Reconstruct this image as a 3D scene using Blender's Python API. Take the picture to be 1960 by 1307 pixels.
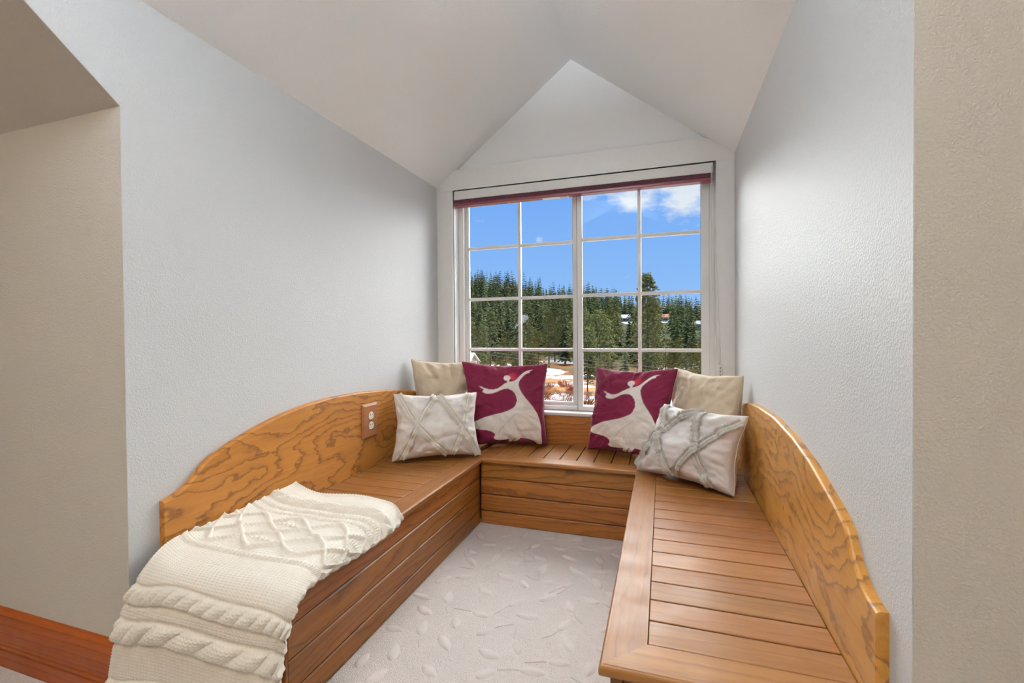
import bpy, bmesh, math, random
import numpy as np
from mathutils import Vector, Matrix, noise as mnoise
R = math.radians

# ------------------------------------------------------------------ scene, camera, light
sc = bpy.context.scene
for o in list(bpy.data.objects):
    bpy.data.objects.remove(o)
C = sc.collection
sc.view_settings.view_transform = 'Standard'
sc.view_settings.look = 'None'
sc.view_settings.gamma = 1.0
sc.view_settings.use_curve_mapping = False
sc.view_settings.exposure = 0.10

# camera solved from the photograph (1960 x 1307)
F_PX = 881.55
CAM = Vector((1.2338, -2.3919, 0.8985))
YAW, PITCH, ROLL = 18.17, 0.7326, -0.4757
cam_d = bpy.data.cameras.new('camera'); cam = bpy.data.objects.new('camera', cam_d); C.objects.link(cam)
cam_d.sensor_width = 36.0; cam_d.lens = F_PX / 1960 * 36.0
cam_d.shift_y = -(653.5 - 648.69) / 1960.0
cam_d.clip_start = 0.02; cam_d.clip_end = 2000
def cam_axes():
    y, p, r = R(YAW), R(PITCH), R(ROLL)
    f = Vector((-math.sin(y) * math.cos(p), math.cos(y) * math.cos(p), -math.sin(p)))
    ri = Vector((math.cos(y), math.sin(y), 0)); up = ri.cross(f)
    r2 = ri * math.cos(r) + up * math.sin(r); u2 = r2.cross(f)
    return r2, u2, f
_r, _u, _f = cam_axes()
M = Matrix((( _r.x, _u.x, -_f.x), (_r.y, _u.y, -_f.y), (_r.z, _u.z, -_f.z))).to_4x4()
M.translation = CAM
cam.matrix_world = M
sc.camera = cam

# daylight: broad bright sky-light coming over the wooded hill through the dormer window
SUN_E, SUN_ANG = 18.5, 100.0
sun_d = bpy.data.lights.new('sun', 'SUN'); sun = bpy.data.objects.new('sun', sun_d); C.objects.link(sun)
sun_d.energy = SUN_E; sun_d.angle = R(SUN_ANG); sun_d.color = (1.0, 0.995, 0.955)
SUN_EL, SUN_AZ = 42.0, 3.0
sd = Vector((math.sin(R(SUN_AZ)) * math.cos(R(SUN_EL)), math.cos(R(SUN_AZ)) * math.cos(R(SUN_EL)), math.sin(R(SUN_EL))))
sun.rotation_euler = sd.to_track_quat('Z', 'Y').to_euler()
sun.location = (0, 20, 30)

# ------------------------------------------------------------------ node helpers
class NT:
    def __init__(s, tree): s.t = tree; s.n = tree.nodes; s.l = tree.links
    def new(s, typ, **kw):
        nd = s.n.new(typ)
        for k, v in kw.items(): setattr(nd, k, v)
        return nd
    def put(s, sock, v):
        if isinstance(v, bpy.types.NodeSocket): s.l.new(v, sock)
        elif v is not None:
            try: sock.default_value = v
            except Exception: sock.default_value = (v[0], v[1], v[2], 1.0) if len(v) == 3 else v
    def math(s, op, a, b=None, c=None, clamp=False):
        nd = s.new('ShaderNodeMath', operation=op, use_clamp=clamp)
        for i, v in enumerate((a, b, c)):
            if v is not None: s.put(nd.inputs[i], v)
        return nd.outputs[0]
    def vmath(s, op, a, b=None):
        nd = s.new('ShaderNodeVectorMath', operation=op)
        s.put(nd.inputs[0], a)
        if b is not None: s.put(nd.inputs[1], b)
        return nd.outputs[0]
    def noise(s, vec, scale, detail=2.0, rough=0.5, dist=0.0, out=0):
        nd = s.new('ShaderNodeTexNoise'); nd.noise_dimensions = '3D'
        s.put(nd.inputs['Vector'], vec); nd.inputs['Scale'].default_value = scale
        nd.inputs['Detail'].default_value = detail; nd.inputs['Roughness'].default_value = rough
        nd.inputs['Distortion'].default_value = dist
        return nd.outputs[out]
    def ramp(s, fac, stops, interp='LINEAR'):
        nd = s.new('ShaderNodeValToRGB'); cr = nd.color_ramp; cr.interpolation = interp
        while len(cr.elements) < len(stops): cr.elements.new(0.5)
        for e, (p, c) in zip(cr.elements, stops):
            e.position = p; e.color = (*c, 1.0) if len(c) == 3 else c
        s.put(nd.inputs[0], fac); return nd.outputs[0]
    def mix(s, fac, a, b, blend='MIX'):
        nd = s.new('ShaderNodeMix', data_type='RGBA', blend_type=blend)
        s.put(nd.inputs[0], fac); s.put(nd.inputs[6], a); s.put(nd.inputs[7], b)
        return nd.outputs[2]
    def maprange(s, v, a, b, c=0.0, d=1.0):
        nd = s.new('ShaderNodeMapRange'); nd.clamp = True
        s.put(nd.inputs[0], v)
        for i, x in enumerate((a, b, c, d)): nd.inputs[i + 1].default_value = x
        return nd.outputs[0]
    def bump(s, h, strength=0.3, dist=0.002, normal=None):
        nd = s.new('ShaderNodeBump'); nd.inputs['Strength'].default_value = strength
        nd.inputs['Distance'].default_value = dist; s.put(nd.inputs['Height'], h)
        if normal is not None: s.put(nd.inputs['Normal'], normal)
        return nd.outputs[0]

def material(name):
    m = bpy.data.materials.new(name); m.use_nodes = True
    t = NT(m.node_tree); b = m.node_tree.nodes['Principled BSDF']
    return m, t, b
def setb(t, b, **kw):
    for k, v in kw.items(): t.put(b.inputs[k.replace('_', ' ')], v)
def coords(t, rnd=0.0, scale=(1, 1, 1)):
    tc = t.new('ShaderNodeTexCoord'); v = tc.outputs['Object']
    if rnd:
        oi = t.new('ShaderNodeObjectInfo')
        off = t.new('ShaderNodeCombineXYZ')
        for i, k in enumerate((rnd, rnd * 1.7, rnd * 0.61)):
            t.put(off.inputs[i], t.math('MULTIPLY', oi.outputs['Random'], k))
        v = t.vmath('ADD', v, off.outputs[0])
    if scale != (1, 1, 1): v = t.vmath('MULTIPLY', v, scale)
    return v
def rand(t): return t.new('ShaderNodeObjectInfo').outputs['Random']

def plain(name, col, rough=0.5, metallic=0.0, spec=0.5, sheen=0.0):
    m, t, b = material(name)
    v = coords(t)
    c = t.mix(t.noise(v, 30, 3), tuple(x * 0.96 for x in col) + (1,), tuple(min(1, x * 1.03) for x in col) + (1,))
    setb(t, b, Base_Color=c, Roughness=rough, Metallic=metallic, Specular_IOR_Level=spec)
    if sheen: setb(t, b, Sheen_Weight=sheen, Sheen_Roughness=0.4)
    return m

def paint(name, col, rough, scale, strength, dist=0.003):
    m, t, b = material(name)
    v = coords(t)
    n1 = t.noise(v, scale, 2.5, 0.55, 0.4)
    h = t.maprange(n1, 0.38, 0.66)
    n2 = t.noise(v, scale * 0.33, 2.0, 0.5)
    h2 = t.math('ADD', h, t.math('MULTIPLY', n2, 0.8))
    setb(t, b, Base_Color=(*col, 1), Roughness=rough, Specular_IOR_Level=0.4, Normal=t.bump(h2, strength, dist))
    return m

def oak(name, light, mid, dark, rings=9.0, ringscale=(1.1, 7.0, 7.0), jag=0.3, jagscale=(10.0, 16.0, 16.0), rough=0.28, line=0.8, pores=0.5, grad=0.0):
    m, t, b = material(name)
    v0 = coords(t, 23.0)
    f = t.noise(t.vmath('MULTIPLY', v0, ringscale), 1.0, 1.0, 0.4)
    j = t.noise(t.vmath('MULTIPLY', v0, jagscale), 1.0, 2.5, 0.6)
    sx = t.new('ShaderNodeSeparateXYZ'); t.l.new(v0, sx.inputs[0])
    lin = t.math('MULTIPLY', t.math('ADD', sx.outputs[1], t.math('MULTIPLY', sx.outputs[2], 0.83)), grad)
    saw = t.math('FRACT', t.math('ADD', lin, t.math('ADD', t.math('MULTIPLY', f, rings), t.math('MULTIPLY', j, jag))))
    # pores: short dark dashes along the grain, crowded in the ring lines
    p = t.noise(t.vmath('MULTIPLY', v0, (26.0, 420.0, 420.0)), 1.0, 2.0, 0.6)
    st = t.noise(t.vmath('MULTIPLY', v0, (2.2, 75.0, 75.0)), 1.0, 3.0, 0.6)
    late = t.ramp(saw, [(0.0, (0.0,)*3), (0.45, (0.05,)*3), (0.74, (0.35,)*3), (0.86, (1.0,)*3), (0.95, (0.8,)*3), (1.0, (0.0,)*3)])
    fuzz = t.maprange(p, 0.30, 0.62, 0.45, 1.0)
    k = t.math('MULTIPLY', t.math('MULTIPLY', late, fuzz), line)
    base = t.mix(t.maprange(st, 0.32, 0.70), (*light, 1), (*mid, 1))
    blot = t.noise(t.vmath('MULTIPLY', v0, (3.0, 9.0, 9.0)), 1.0, 3.0, 0.5)
    base = t.mix(t.maprange(blot, 0.35, 0.70, 0.0, 0.35), base, tuple(0.62*a+0.38*c for a, c in zip(mid, dark)) + (1,))
    col = t.mix(k, base, (*dark, 1))
    pore = t.maprange(p, 0.58, 0.72)
    col = t.mix(t.math('MULTIPLY', pore, pores), col, (*dark, 1))
    hv = t.new('ShaderNodeHueSaturation')
    t.put(hv.inputs['Value'], t.maprange(rand(t), 0, 1, 0.87, 1.12))
    t.put(hv.inputs['Hue'], t.maprange(t.math('FRACT', t.math('MULTIPLY', rand(t), 7.3)), 0, 1, 0.495, 0.505))
    t.put(hv.inputs['Color'], col)
    bign = t.noise(v0, 14.0, 2.0)
    ro = t.maprange(bign, 0.3, 0.7, rough*0.85, rough*1.3)
    hgt = t.math('SUBTRACT', t.math('MULTIPLY', bign, 0.5), t.math('MULTIPLY', t.math('ADD', pore, k), 0.25))
    setb(t, b, Base_Color=hv.outputs[0], Roughness=ro, Specular_IOR_Level=0.33, Coat_Weight=0.05, Coat_Roughness=0.3,
         Normal=t.bump(hgt, 0.10, 0.001))
    return m

def fabric(name, col, col2, rough=0.85, sheen=0.3, weave=900.0, wr=0.25):
    m, t, b = material(name)
    v = coords(t)
    c = t.mix(t.maprange(t.noise(v, 25, 4, 0.6), 0.3, 0.7), (*col, 1), (*col2, 1))
    h = t.noise(v, weave, 2.0)
    hb = t.noise(v, 22.0, 3.0, 0.55)
    n = t.bump(hb, wr, 0.012)
    n = t.bump(h, 0.25, 0.0006, n)
    setb(t, b, Base_Color=c, Roughness=rough, Sheen_Weight=sheen, Sheen_Roughness=0.45, Specular_IOR_Level=0.25, Normal=n)
    return m

MAT = {}
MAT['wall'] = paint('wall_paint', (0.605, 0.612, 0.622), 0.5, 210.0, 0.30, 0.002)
MAT['room'] = paint('room_paint', (0.60, 0.56, 0.515), 0.5, 210.0, 0.30, 0.002)
MAT['ceil'] = paint('ceiling_paint', (0.90, 0.91, 0.915), 0.6, 150.0, 0.22)
MAT['trimw'] = plain('white_trim_paint', (0.88, 0.87, 0.85), 0.4)
MAT['vinyl'] = plain('white_vinyl', (0.84, 0.84, 0.83), 0.35)
MAT['gasket'] = plain('dark_gasket', (0.03, 0.035, 0.04), 0.6)
MAT['oak_back'] = oak('oak_backrest', (0.54, 0.245, 0.050), (0.46, 0.19, 0.034), (0.165, 0.064, 0.024), rings=19.0, ringscale=(1.5, 3.6, 3.6), jag=2.0, jagscale=(11.0, 24.0, 24.0), rough=0.36, line=0.9, pores=0.18, grad=14.0)
MAT['oak_seat'] = oak('oak_seat', (0.345, 0.142, 0.036), (0.265, 0.102, 0.024), (0.14, 0.050, 0.013), rings=4.0, ringscale=(1.0, 5.0, 5.0), jag=0.9, rough=0.36, line=0.42, pores=0.34, grad=34.0)
MAT['oak_front'] = oak('oak_front', (0.38, 0.142, 0.028), (0.295, 0.100, 0.018), (0.09, 0.028, 0.007), rings=9.0, ringscale=(0.9, 5.0, 5.0), jag=1.0, rough=0.36, line=0.70, pores=0.45, grad=30.0)
MAT['oak_base'] = oak('oak_baseboard', (0.44, 0.105, 0.010), (0.34, 0.074, 0.007), (0.12, 0.026, 0.003), rings=3.0, ringscale=(0.5, 6.0, 6.0), jag=0.3, rough=0.40, line=0.55, pores=0.4, grad=45.0)
MAT['oak_plate'] = oak('oak_outlet_plate', (0.36, 0.155, 0.062), (0.32, 0.13, 0.05), (0.2, 0.08, 0.03), rings=4.0, ringscale=(2.0, 9.0, 9.0), rough=0.38, line=0.3, pores=0.3)
MAT['outlet'] = plain('ivory_plastic', (0.80, 0.76, 0.64), 0.35)
MAT['slot'] = plain('outlet_slot', (0.04, 0.035, 0.03), 0.6)
MAT['taupe'] = fabric('taupe_velvet', (0.66, 0.53, 0.385), (0.58, 0.465, 0.335), 0.8, 0.5)
MAT['whitec'] = fabric('white_cotton', (0.88, 0.835, 0.80), (0.83, 0.785, 0.75), 0.85, 0.2)
MAT['fringe'] = fabric('cream_fringe', (0.90, 0.865, 0.79), (0.84, 0.795, 0.71), 0.9, 0.3)
MAT['fringe2'] = fabric('greige_fringe', (0.68, 0.65, 0.605), (0.56, 0.53, 0.49), 0.9, 0.3)
MAT['whitec2'] = fabric('greyed_cotton', (0.80, 0.755, 0.735), (0.74, 0.695, 0.675), 0.85, 0.2)
MAT['shade'] = plain('maroon_shade_fabric', (0.105, 0.030, 0.046), 0.6, sheen=0.2)
MAT['shaderail'] = plain('maroon_rail', (0.22, 0.045, 0.062), 0.35)
MAT['head'] = plain('headrail_white', (0.84, 0.83, 0.80), 0.45)
MAT['cord'] = plain('white_cord', (0.80, 0.78, 0.74), 0.6)
MAT['sticker'] = plain('white_sticker', (0.80, 0.80, 0.78), 0.5)
MAT['stickero'] = plain('orange_print', (0.72, 0.42, 0.22), 0.5)

# printed velvet: colour comes from the printed design stored per point
m, t, b = material('printed_velvet')
at_ = t.new('ShaderNodeAttribute'); at_.attribute_name = 'print'
v = coords(t)
n = t.bump(t.noise(v, 20.0, 3.0, 0.55), 0.22, 0.012); n = t.bump(t.noise(v, 800.0), 0.2, 0.0005, n)
setb(t, b, Base_Color=at_.outputs['Color'], Roughness=0.8, Sheen_Weight=0.35, Sheen_Roughness=0.35, Specular_IOR_Level=0.2, Normal=n)
t.put(b.inputs['Sheen Tint'], (1.0, 0.75, 0.8, 1))
MAT['print'] = m

# knitted wool
m, t, b = material('cream_wool')
v = coords(t)
c = t.mix(t.noise(v, 60, 3, 0.6), (0.85, 0.785, 0.685, 1), (0.92, 0.87, 0.785, 1))
n = t.bump(t.noise(v, 700, 3, 0.6), 0.35, 0.0012)
setb(t, b, Base_Color=c, Roughness=0.9, Sheen_Weight=0.35, Sheen_Roughness=0.5, Specular_IOR_Level=0.15, Normal=n)
MAT['wool'] = m

# carpet
m, t, b = material('carpet_pile')
v = coords(t)
vo = t.new('ShaderNodeTexVoronoi'); vo.inputs['Scale'].default_value = 330.0; t.put(vo.inputs['Vector'], v)
loop = t.maprange(vo.outputs['Distance'], 0.1, 0.75, 1.0, 0.0)
n1 = t.noise(v, 185.0, 3.0, 0.7)
pit = t.maprange(n1, 0.59, 0.70)
c = t.mix(t.noise(v, 45, 4, 0.6), (0.73, 0.66, 0.635, 1), (0.83, 0.755, 0.73, 1))
c = t.mix(t.math('MULTIPLY', pit, 0.6), c, (0.36, 0.31, 0.285, 1))
h = t.math('SUBTRACT', t.math('ADD', loop, t.math('MULTIPLY', n1, 1.4)), t.math('MULTIPLY', pit, 1.2))
setb(t, b, Base_Color=c, Roughness=0.95, Specular_IOR_Level=0.1, Sheen_Weight=0.2, Normal=t.bump(h, 0.75, 0.0032))
MAT['carpet'] = m
m, t, b = material('carpet_cut_leaf')
v = coords(t, 11.0)
c = t.mix(t.noise(v, 90, 3, 0.6), (0.645, 0.58, 0.56, 1), (0.70, 0.635, 0.615, 1))
setb(t, b, Base_Color=c, Roughness=0.95, Specular_IOR_Level=0.1, Sheen_Weight=0.3, Normal=t.bump(t.noise(v, 500, 2), 0.4, 0.0015))
MAT['leafpile'] = m

# thin window glass
m = bpy.data.materials.new('window_glass'); m.use_nodes = True
t = NT(m.node_tree); t.n.remove(t.n['Principled BSDF'])
tr = t.new('ShaderNodeBsdfTransparent'); tr.inputs[0].default_value = (0.97, 0.985, 0.98, 1)
gl = t.new('ShaderNodeBsdfGlossy'); gl.inputs['Roughness'].default_value = 0.02
fr = t.new('ShaderNodeFresnel'); fr.inputs['IOR'].default_value = 1.16
mx = t.new('ShaderNodeMixShader'); t.l.new(fr.outputs[0], mx.inputs[0]); t.l.new(tr.outputs[0], mx.inputs[1]); t.l.new(gl.outputs[0], mx.inputs[2])
t.l.new(mx.outputs[0], t.n['Material Output'].inputs[0])
MAT['glass'] = m

# foliage, bark, land
def foliage(name, a, bcol, rough=0.8):
    m, t, b = material(name)
    v = coords(t)
    c = t.mix(t.maprange(t.noise(v, 1.3, 4, 0.65), 0.3, 0.7), (*a, 1), (*bcol, 1))
    hv = t.new('ShaderNodeHueSaturation'); t.put(hv.inputs['Color'], c)
    t.put(hv.inputs['Value'], t.maprange(rand(t), 0, 1, 0.65, 1.35))
    t.put(hv.inputs['Hue'], t.maprange(t.math('FRACT', t.math('MULTIPLY', rand(t), 5.7)), 0, 1, 0.475, 0.515))
    setb(t, b, Base_Color=hv.outputs[0], Roughness=rough, Specular_IOR_Level=0.0)
    return m
MAT['fir'] = foliage('fir_needles', (0.10, 0.118, 0.050), (0.15, 0.168, 0.076))
MAT['pine'] = foliage('pine_needles', (0.128, 0.136, 0.050), (0.176, 0.176, 0.072))
MAT['brush'] = foliage('dry_brush', (0.36, 0.155, 0.06), (0.40, 0.21, 0.10))
MAT['bark'] = plain('bark', (0.13, 0.085, 0.06), 0.9)
MAT['snow'] = plain('snow', (0.80, 0.82, 0.85), 0.7)
MAT['housew'] = plain('house_siding', (0.55, 0.52, 0.48), 0.7)
MAT['houser'] = plain('red_roof', (0.42, 0.13, 0.07), 0.7)
MAT['houseg'] = plain('grey_siding', (0.42, 0.43, 0.42), 0.7)
MAT['hwin'] = plain('dark_house_glass', (0.05, 0.06, 0.07), 0.2)
MAT['roofshingle'] = plain('roof_shingle', (0.40, 0.41, 0.42), 0.85)
MAT['wire'] = plain('weathered_wire', (0.34, 0.34, 0.29), 0.7)
m, t, b = material('land')
v = coords(t)
c1 = t.mix(t.maprange(t.noise(v, 0.35, 5, 0.6), 0.35, 0.65), (0.13, 0.075, 0.035, 1), (0.20, 0.145, 0.07, 1))
c1 = t.mix(t.maprange(t.noise(v, 0.09, 3, 0.6), 0.4, 0.6), c1, (0.34, 0.145, 0.055, 1))
sy_ = t.new('ShaderNodeSeparateXYZ'); t.l.new(v, sy_.inputs[0])
wood = t.maprange(sy_.outputs[1], 78.0, 100.0)
c1 = t.mix(wood, c1, t.mix(t.noise(v, 0.5, 4, 0.6), (0.030, 0.036, 0.015, 1), (0.055, 0.058, 0.026, 1)))
sn = t.math('MULTIPLY', t.maprange(t.noise(v, 0.085, 5, 0.62), 0.535, 0.565), t.math('SUBTRACT', 1.0, wood))
c1 = t.mix(sn, c1, (0.62, 0.63, 0.65, 1))
setb(t, b, Base_Color=c1, Roughness=0.95, Specular_IOR_Level=0.1)
MAT['land'] = m

# ------------------------------------------------------------------ world sky with clouds
w = bpy.data.worlds.new('sky'); sc.world = w; w.use_nodes = True
t = NT(w.node_tree); bg = t.n['Background']
tc = t.new('ShaderNodeTexCoord'); d = t.vmath('NORMALIZE', tc.outputs['Generated'])
sp = t.new('ShaderNodeSeparateXYZ'); t.l.new(d, sp.inputs[0])
grad = t.ramp(sp.outputs[2], [(0.0, (0.345, 0.58, 0.99)), (0.12, (0.27, 0.515, 0.98)), (0.30, (0.185, 0.425, 0.96)), (1.0, (0.12, 0.30, 0.80))])
vc = t.vmath('MULTIPLY', d, (1.0, 1.0, 2.2))
nz = t.noise(vc, 7.0, 8.0, 0.62)
nzb = t.noise(vc, 2.2, 2.0, 0.5)
field = t.math('ADD', t.math('MULTIPLY', nzb, 0.35), 0.0)
def blob(az, el, r0, r1):
    a, e = R(az), R(el)
    c = (math.sin(a) * math.cos(e), math.cos(a) * math.cos(e), math.sin(e))
    dist = t.new('ShaderNodeVectorMath', operation='DISTANCE'); t.l.new(d, dist.inputs[0]); dist.inputs[1].default_value = c
    return t.maprange(dist.outputs['Value'], r0, r1, 0.42, 0.0)
for az, el, r0, r1 in [(2.8, 15.8, 0.0, 0.10), (-3.6, 15.6, 0.0, 0.055), (-14.8, 11.3, 0.0, 0.024), (16, 17, 0.0, 0.14), (-48, 20, 0.0, 0.2), (62, 27, 0.0, 0.25)]:
    field = t.math('ADD', field, blob(az, el, r0, r1))
cl = t.math('ADD', field, t.math('MULTIPLY', t.math('SUBTRACT', nz, 0.5), 1.35))
mask = t.maprange(cl, 0.38, 0.60)
cloudc = t.mix(t.maprange(nz, 0.35, 0.7), (0.66, 0.74, 0.90, 1), (0.88, 0.91, 0.97, 1))
t.l.new(t.mix(mask, grad, cloudc), bg.inputs[0]); bg.inputs[1].default_value = 0.93

# ------------------------------------------------------------------ object helpers
def wm(o):
    m = o.matrix_basis.copy()
    if o.parent: m = wm(o.parent) @ o.matrix_parent_inverse @ m
    return m
def link(o, parent=None):
    C.objects.link(o)
    if parent is not None:
        o.parent = parent; o.matrix_parent_inverse = wm(parent).inverted()
    return o
def mesh(name, verts, faces, mat, parent=None, smooth=False, loc=None, rot=None):
    me = bpy.data.meshes.new(name); me.from_pydata([tuple(v) for v in verts], [], faces); me.update()
    if isinstance(mat, (list, tuple)):
        for x in mat: me.materials.append(x)
    elif mat: me.materials.append(mat)
    if smooth: me.polygons.foreach_set('use_smooth', [True] * len(me.polygons))
    return obj(name, me, parent, loc, rot)
def obj(name, me, parent=None, loc=None, rot=None):
    o = bpy.data.objects.new(name, me)
    if loc is not None: o.location = loc
    if rot is not None: o.rotation_euler = rot
    return link(o, parent)
def from_bm(name, bm, mat, parent=None, smooth=False, loc=None, rot=None):
    bmesh.ops.recalc_face_normals(bm, faces=bm.faces)
    me = bpy.data.meshes.new(name); bm.to_mesh(me); bm.free()
    if isinstance(mat, (list, tuple)):
        for x in mat: me.materials.append(x)
    elif mat: me.materials.append(mat)
    if smooth: me.polygons.foreach_set('use_smooth', [True] * len(me.polygons))
    return obj(name, me, parent, loc, rot)
def tag(o, label, cat, group=None, kind=None):
    if label: o['label'] = label
    if cat: o['category'] = cat
    if group: o['group'] = group
    if kind: o['kind'] = kind
    return o
def struct(o, label=None):
    o['kind'] = 'structure'
    if label: o['label'] = label
    return o
def empty(name, loc=(0, 0, 0), rz=0.0, parent=None):
    o = bpy.data.objects.new(name, None); o.location = loc; o.rotation_euler = (0, 0, rz); o.empty_display_size = 0.1
    return link(o, parent)
def box_bm(bm, lo, hi):
    x0, y0, z0 = lo; x1, y1, z1 = hi
    vs = [bm.verts.new(p) for p in ((x0,y0,z0),(x1,y0,z0),(x1,y1,z0),(x0,y1,z0),(x0,y0,z1),(x1,y0,z1),(x1,y1,z1),(x0,y1,z1))]
    for f in ((0,3,2,1),(4,5,6,7),(0,1,5,4),(1,2,6,5),(2,3,7,6),(3,0,4,7)): bm.faces.new([vs[i] for i in f])
def box(name, lo, hi, mat, parent=None, bevel=0.0, seg=2):
    c = [(a + b) / 2 for a, b in zip(lo, hi)]
    bm = bmesh.new(); box_bm(bm, [a - k for a, k in zip(lo, c)], [a - k for a, k in zip(hi, c)])
    if bevel: bmesh.ops.bevel(bm, geom=list(bm.edges), offset=bevel, segments=seg, affect='EDGES', profile=0.5)
    return from_bm(name, bm, mat, parent, loc=c)
def slab(name, polys, off, mat, parent=None, bevel=0.0):
    """closed solid(s): each 3D polygon extruded by vector off"""
    bm = bmesh.new(); off = Vector(off)
    for poly in polys:
        a = [bm.verts.new(p) for p in poly]; b = [bm.verts.new(Vector(p) + off) for p in poly]
        bm.faces.new(a); bm.faces.new(list(reversed(b)))
        k = len(a)
        for i in range(k): bm.faces.new((a[i], a[(i + 1) % k], b[(i + 1) % k], b[i]))
    bmesh.ops.recalc_face_normals(bm, faces=bm.faces)
    if bevel: bmesh.ops.bevel(bm, geom=list(bm.edges), offset=bevel, segments=2, affect='EDGES', profile=0.5)
    return from_bm(name, bm, mat, parent)
_bcache = {}
def board(name, center, L, wdt, th, axis, mat, parent, bevel=0.002, up='z'):
    """rectangular board, local x = grain direction, shared mesh per size. axis 'x','y' (run), up axis of its thickness"""
    key = (round(L, 4), round(wdt, 4), round(th, 4), mat.name, bevel)
    if key not in _bcache:
        bm = bmesh.new(); box_bm(bm, (-L / 2, -wdt / 2, -th / 2), (L / 2, wdt / 2, th / 2))
        if bevel: bmesh.ops.bevel(bm, geom=list(bm.edges), offset=bevel, segments=1, affect='EDGES')
        bmesh.ops.recalc_face_normals(bm, faces=bm.faces)
        me = bpy.data.meshes.new(name); bm.to_mesh(me); bm.free(); me.materials.append(mat); _bcache[key] = me
    rot = {'xz': (0, 0, 0), 'yz': (0, 0, R(90)), 'xy': (R(90), 0, 0), 'yx': (R(90), 0, R(90))}[axis + up]
    return obj(name, _bcache[key], parent, center, rot)
def tube_data(pts, r, n=8, closed_ends=True):
    pts = [Vector(p) for p in pts]; vs, fs = [], []
    rr = r if isinstance(r, (list, tuple)) else [r] * len(pts)
    up = None
    for i, p in enumerate(pts):
        tg = (pts[min(i + 1, len(pts) - 1)] - pts[max(i - 1, 0)]).normalized()
        a = tg.orthogonal().normalized() if up is None else (up - tg * up.dot(tg)).normalized()
        up = a; b = tg.cross(a)
        for k in range(n):
            an = 2 * math.pi * k / n
            vs.append(p + (a * math.cos(an) + b * math.sin(an)) * rr[i])
    for i in range(len(pts) - 1):
        for k in range(n):
            fs.append((i*n+k, i*n+(k+1)%n, (i+1)*n+(k+1)%n, (i+1)*n+k))
    if closed_ends:
        fs.append(tuple(range(n - 1, -1, -1))); q = (len(pts) - 1) * n; fs.append(tuple(range(q, q + n)))
    return vs, fs
def tube(name, pts, r, mat, parent=None, n=8):
    v, f = tube_data(pts, r, n); return mesh(name, v, f, mat, parent, True)
def catmull(P, n):
    P = np.asarray(P, float); k = len(P); out = []
    for tt in np.linspace(0, k - 1, n):
        i = min(int(tt), k - 2); u = tt - i
        p0, p1, p2, p3 = P[max(i-1, 0)], P[i], P[i+1], P[min(i+2, k-1)]
        out.append(0.5*((2*p1)+(-p0+p2)*u+(2*p0-5*p1+4*p2-p3)*u*u+(-p0+3*p1-3*p2+p3)*u**3))
    return np.array(out)

# ------------------------------------------------------------------ room dimensions (metres)
W, D = 1.5561, 1.6286
ZP, ZR, ZK = 1.7343, 2.3305, 1.4497
SLOPE = 0.78
H = 0.315                       # seat height
SL, SB, SR, DE = 0.4269, 0.3968, 0.4327, 1.5846
T = 0.0175                      # backrest thickness
FWD = 0.080                     # seat frame width
WL, WR_, WT, WS = 0.1017, 1.4746, 1.709, 0.476
XL, XR, YB, ZC = -2.4, 4.0, -5.2, 2.62
def yslope(z): return -D - (z - ZK) / SLOPE
Y1, Y2, YC = yslope(ZP), yslope(ZR), yslope(ZC)

# ------------------------------------------------------------------ the setting
fl = struct(mesh('floor', [(XL-.1, YB-.1, 0), (XR+.1, YB-.1, 0), (XR+.1, .2, 0), (XL-.1, .2, 0), (XL-.1, YB-.1, -.06), (XR+.1, YB-.1, -.06), (XR+.1, .2, -.06), (XL-.1, .2, -.06)],
        [(0,1,2,3),(7,6,5,4),(0,4,5,1),(1,5,6,2),(2,6,7,3),(3,7,4,0)], MAT['carpet']), 'pale beige carpet with sculpted leaf vines')
struct(slab('wall_left', [[(0, -D+.001, 0), (0, .02, 0), (0, .02, ZP), (0, Y1+.002, ZP), (0, -D+.001, ZK)]], (-.10, 0, 0), MAT['wall']))
struct(slab('wall_right', [[(W, -D+.001, 0), (W, .02, 0), (W, .02, ZP), (W, Y1+.002, ZP), (W, -D+.001, ZK)]], (.10, 0, 0), MAT['wall']))
struct(slab('wall_knee_left', [[(XL, -D, 0), (-.0006, -D, 0), (-.0006, -D, ZK), (XL, -D, ZK)]], (0, .10, 0), MAT['room']))
struct(slab('wall_knee_right', [[(W+.0006, -D, 0), (XR, -D, 0), (XR, -D, ZK), (W+.0006, -D, ZK)]], (0, .10, 0), MAT['room']))
sk = (ZR - ZP) / (W / 2)
GY = 0.02
struct(slab('wall_back', [
    [(-.1, GY, 0), (W+.1, GY, 0), (W+.1, GY, WS-.016), (-.1, GY, WS-.016)],
    [(-.1, GY, WS-.016), (WL, GY, WS-.016), (WL, GY, WT), (-.1, GY, WT)],
    [(WR_, GY, WS-.016), (W+.1, GY, WS-.016), (W+.1, GY, WT), (WR_, GY, WT)],
    [(-.1, GY, WT), (W+.1, GY, WT), (W+.1, GY, ZP+.02), (W/2, GY, ZR+.1), (-.1, GY, ZP+.02)]], (0, .14, 0), MAT['ceil']), 'gable wall around the window')
n_l = Vector((-sk, 0, 1)).normalized() * 0.08
struct(slab('ceiling_left', [[(0, .02, ZP), (W/2, .02, ZR), (W/2, Y2, ZR), (0, Y1, ZP)]], n_l, MAT['ceil']), 'left slope of the dormer ceiling')
n_r = Vector((sk, 0, 1)).normalized() * 0.08
struct(slab('ceiling_right', [[(W, .02, ZP), (W/2, .02, ZR), (W/2, Y2, ZR), (W, Y1, ZP)]], n_r, MAT['ceil']), 'right slope of the dormer ceiling')
n_m = Vector((0, SLOPE, 1)).normalized() * 0.08
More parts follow.
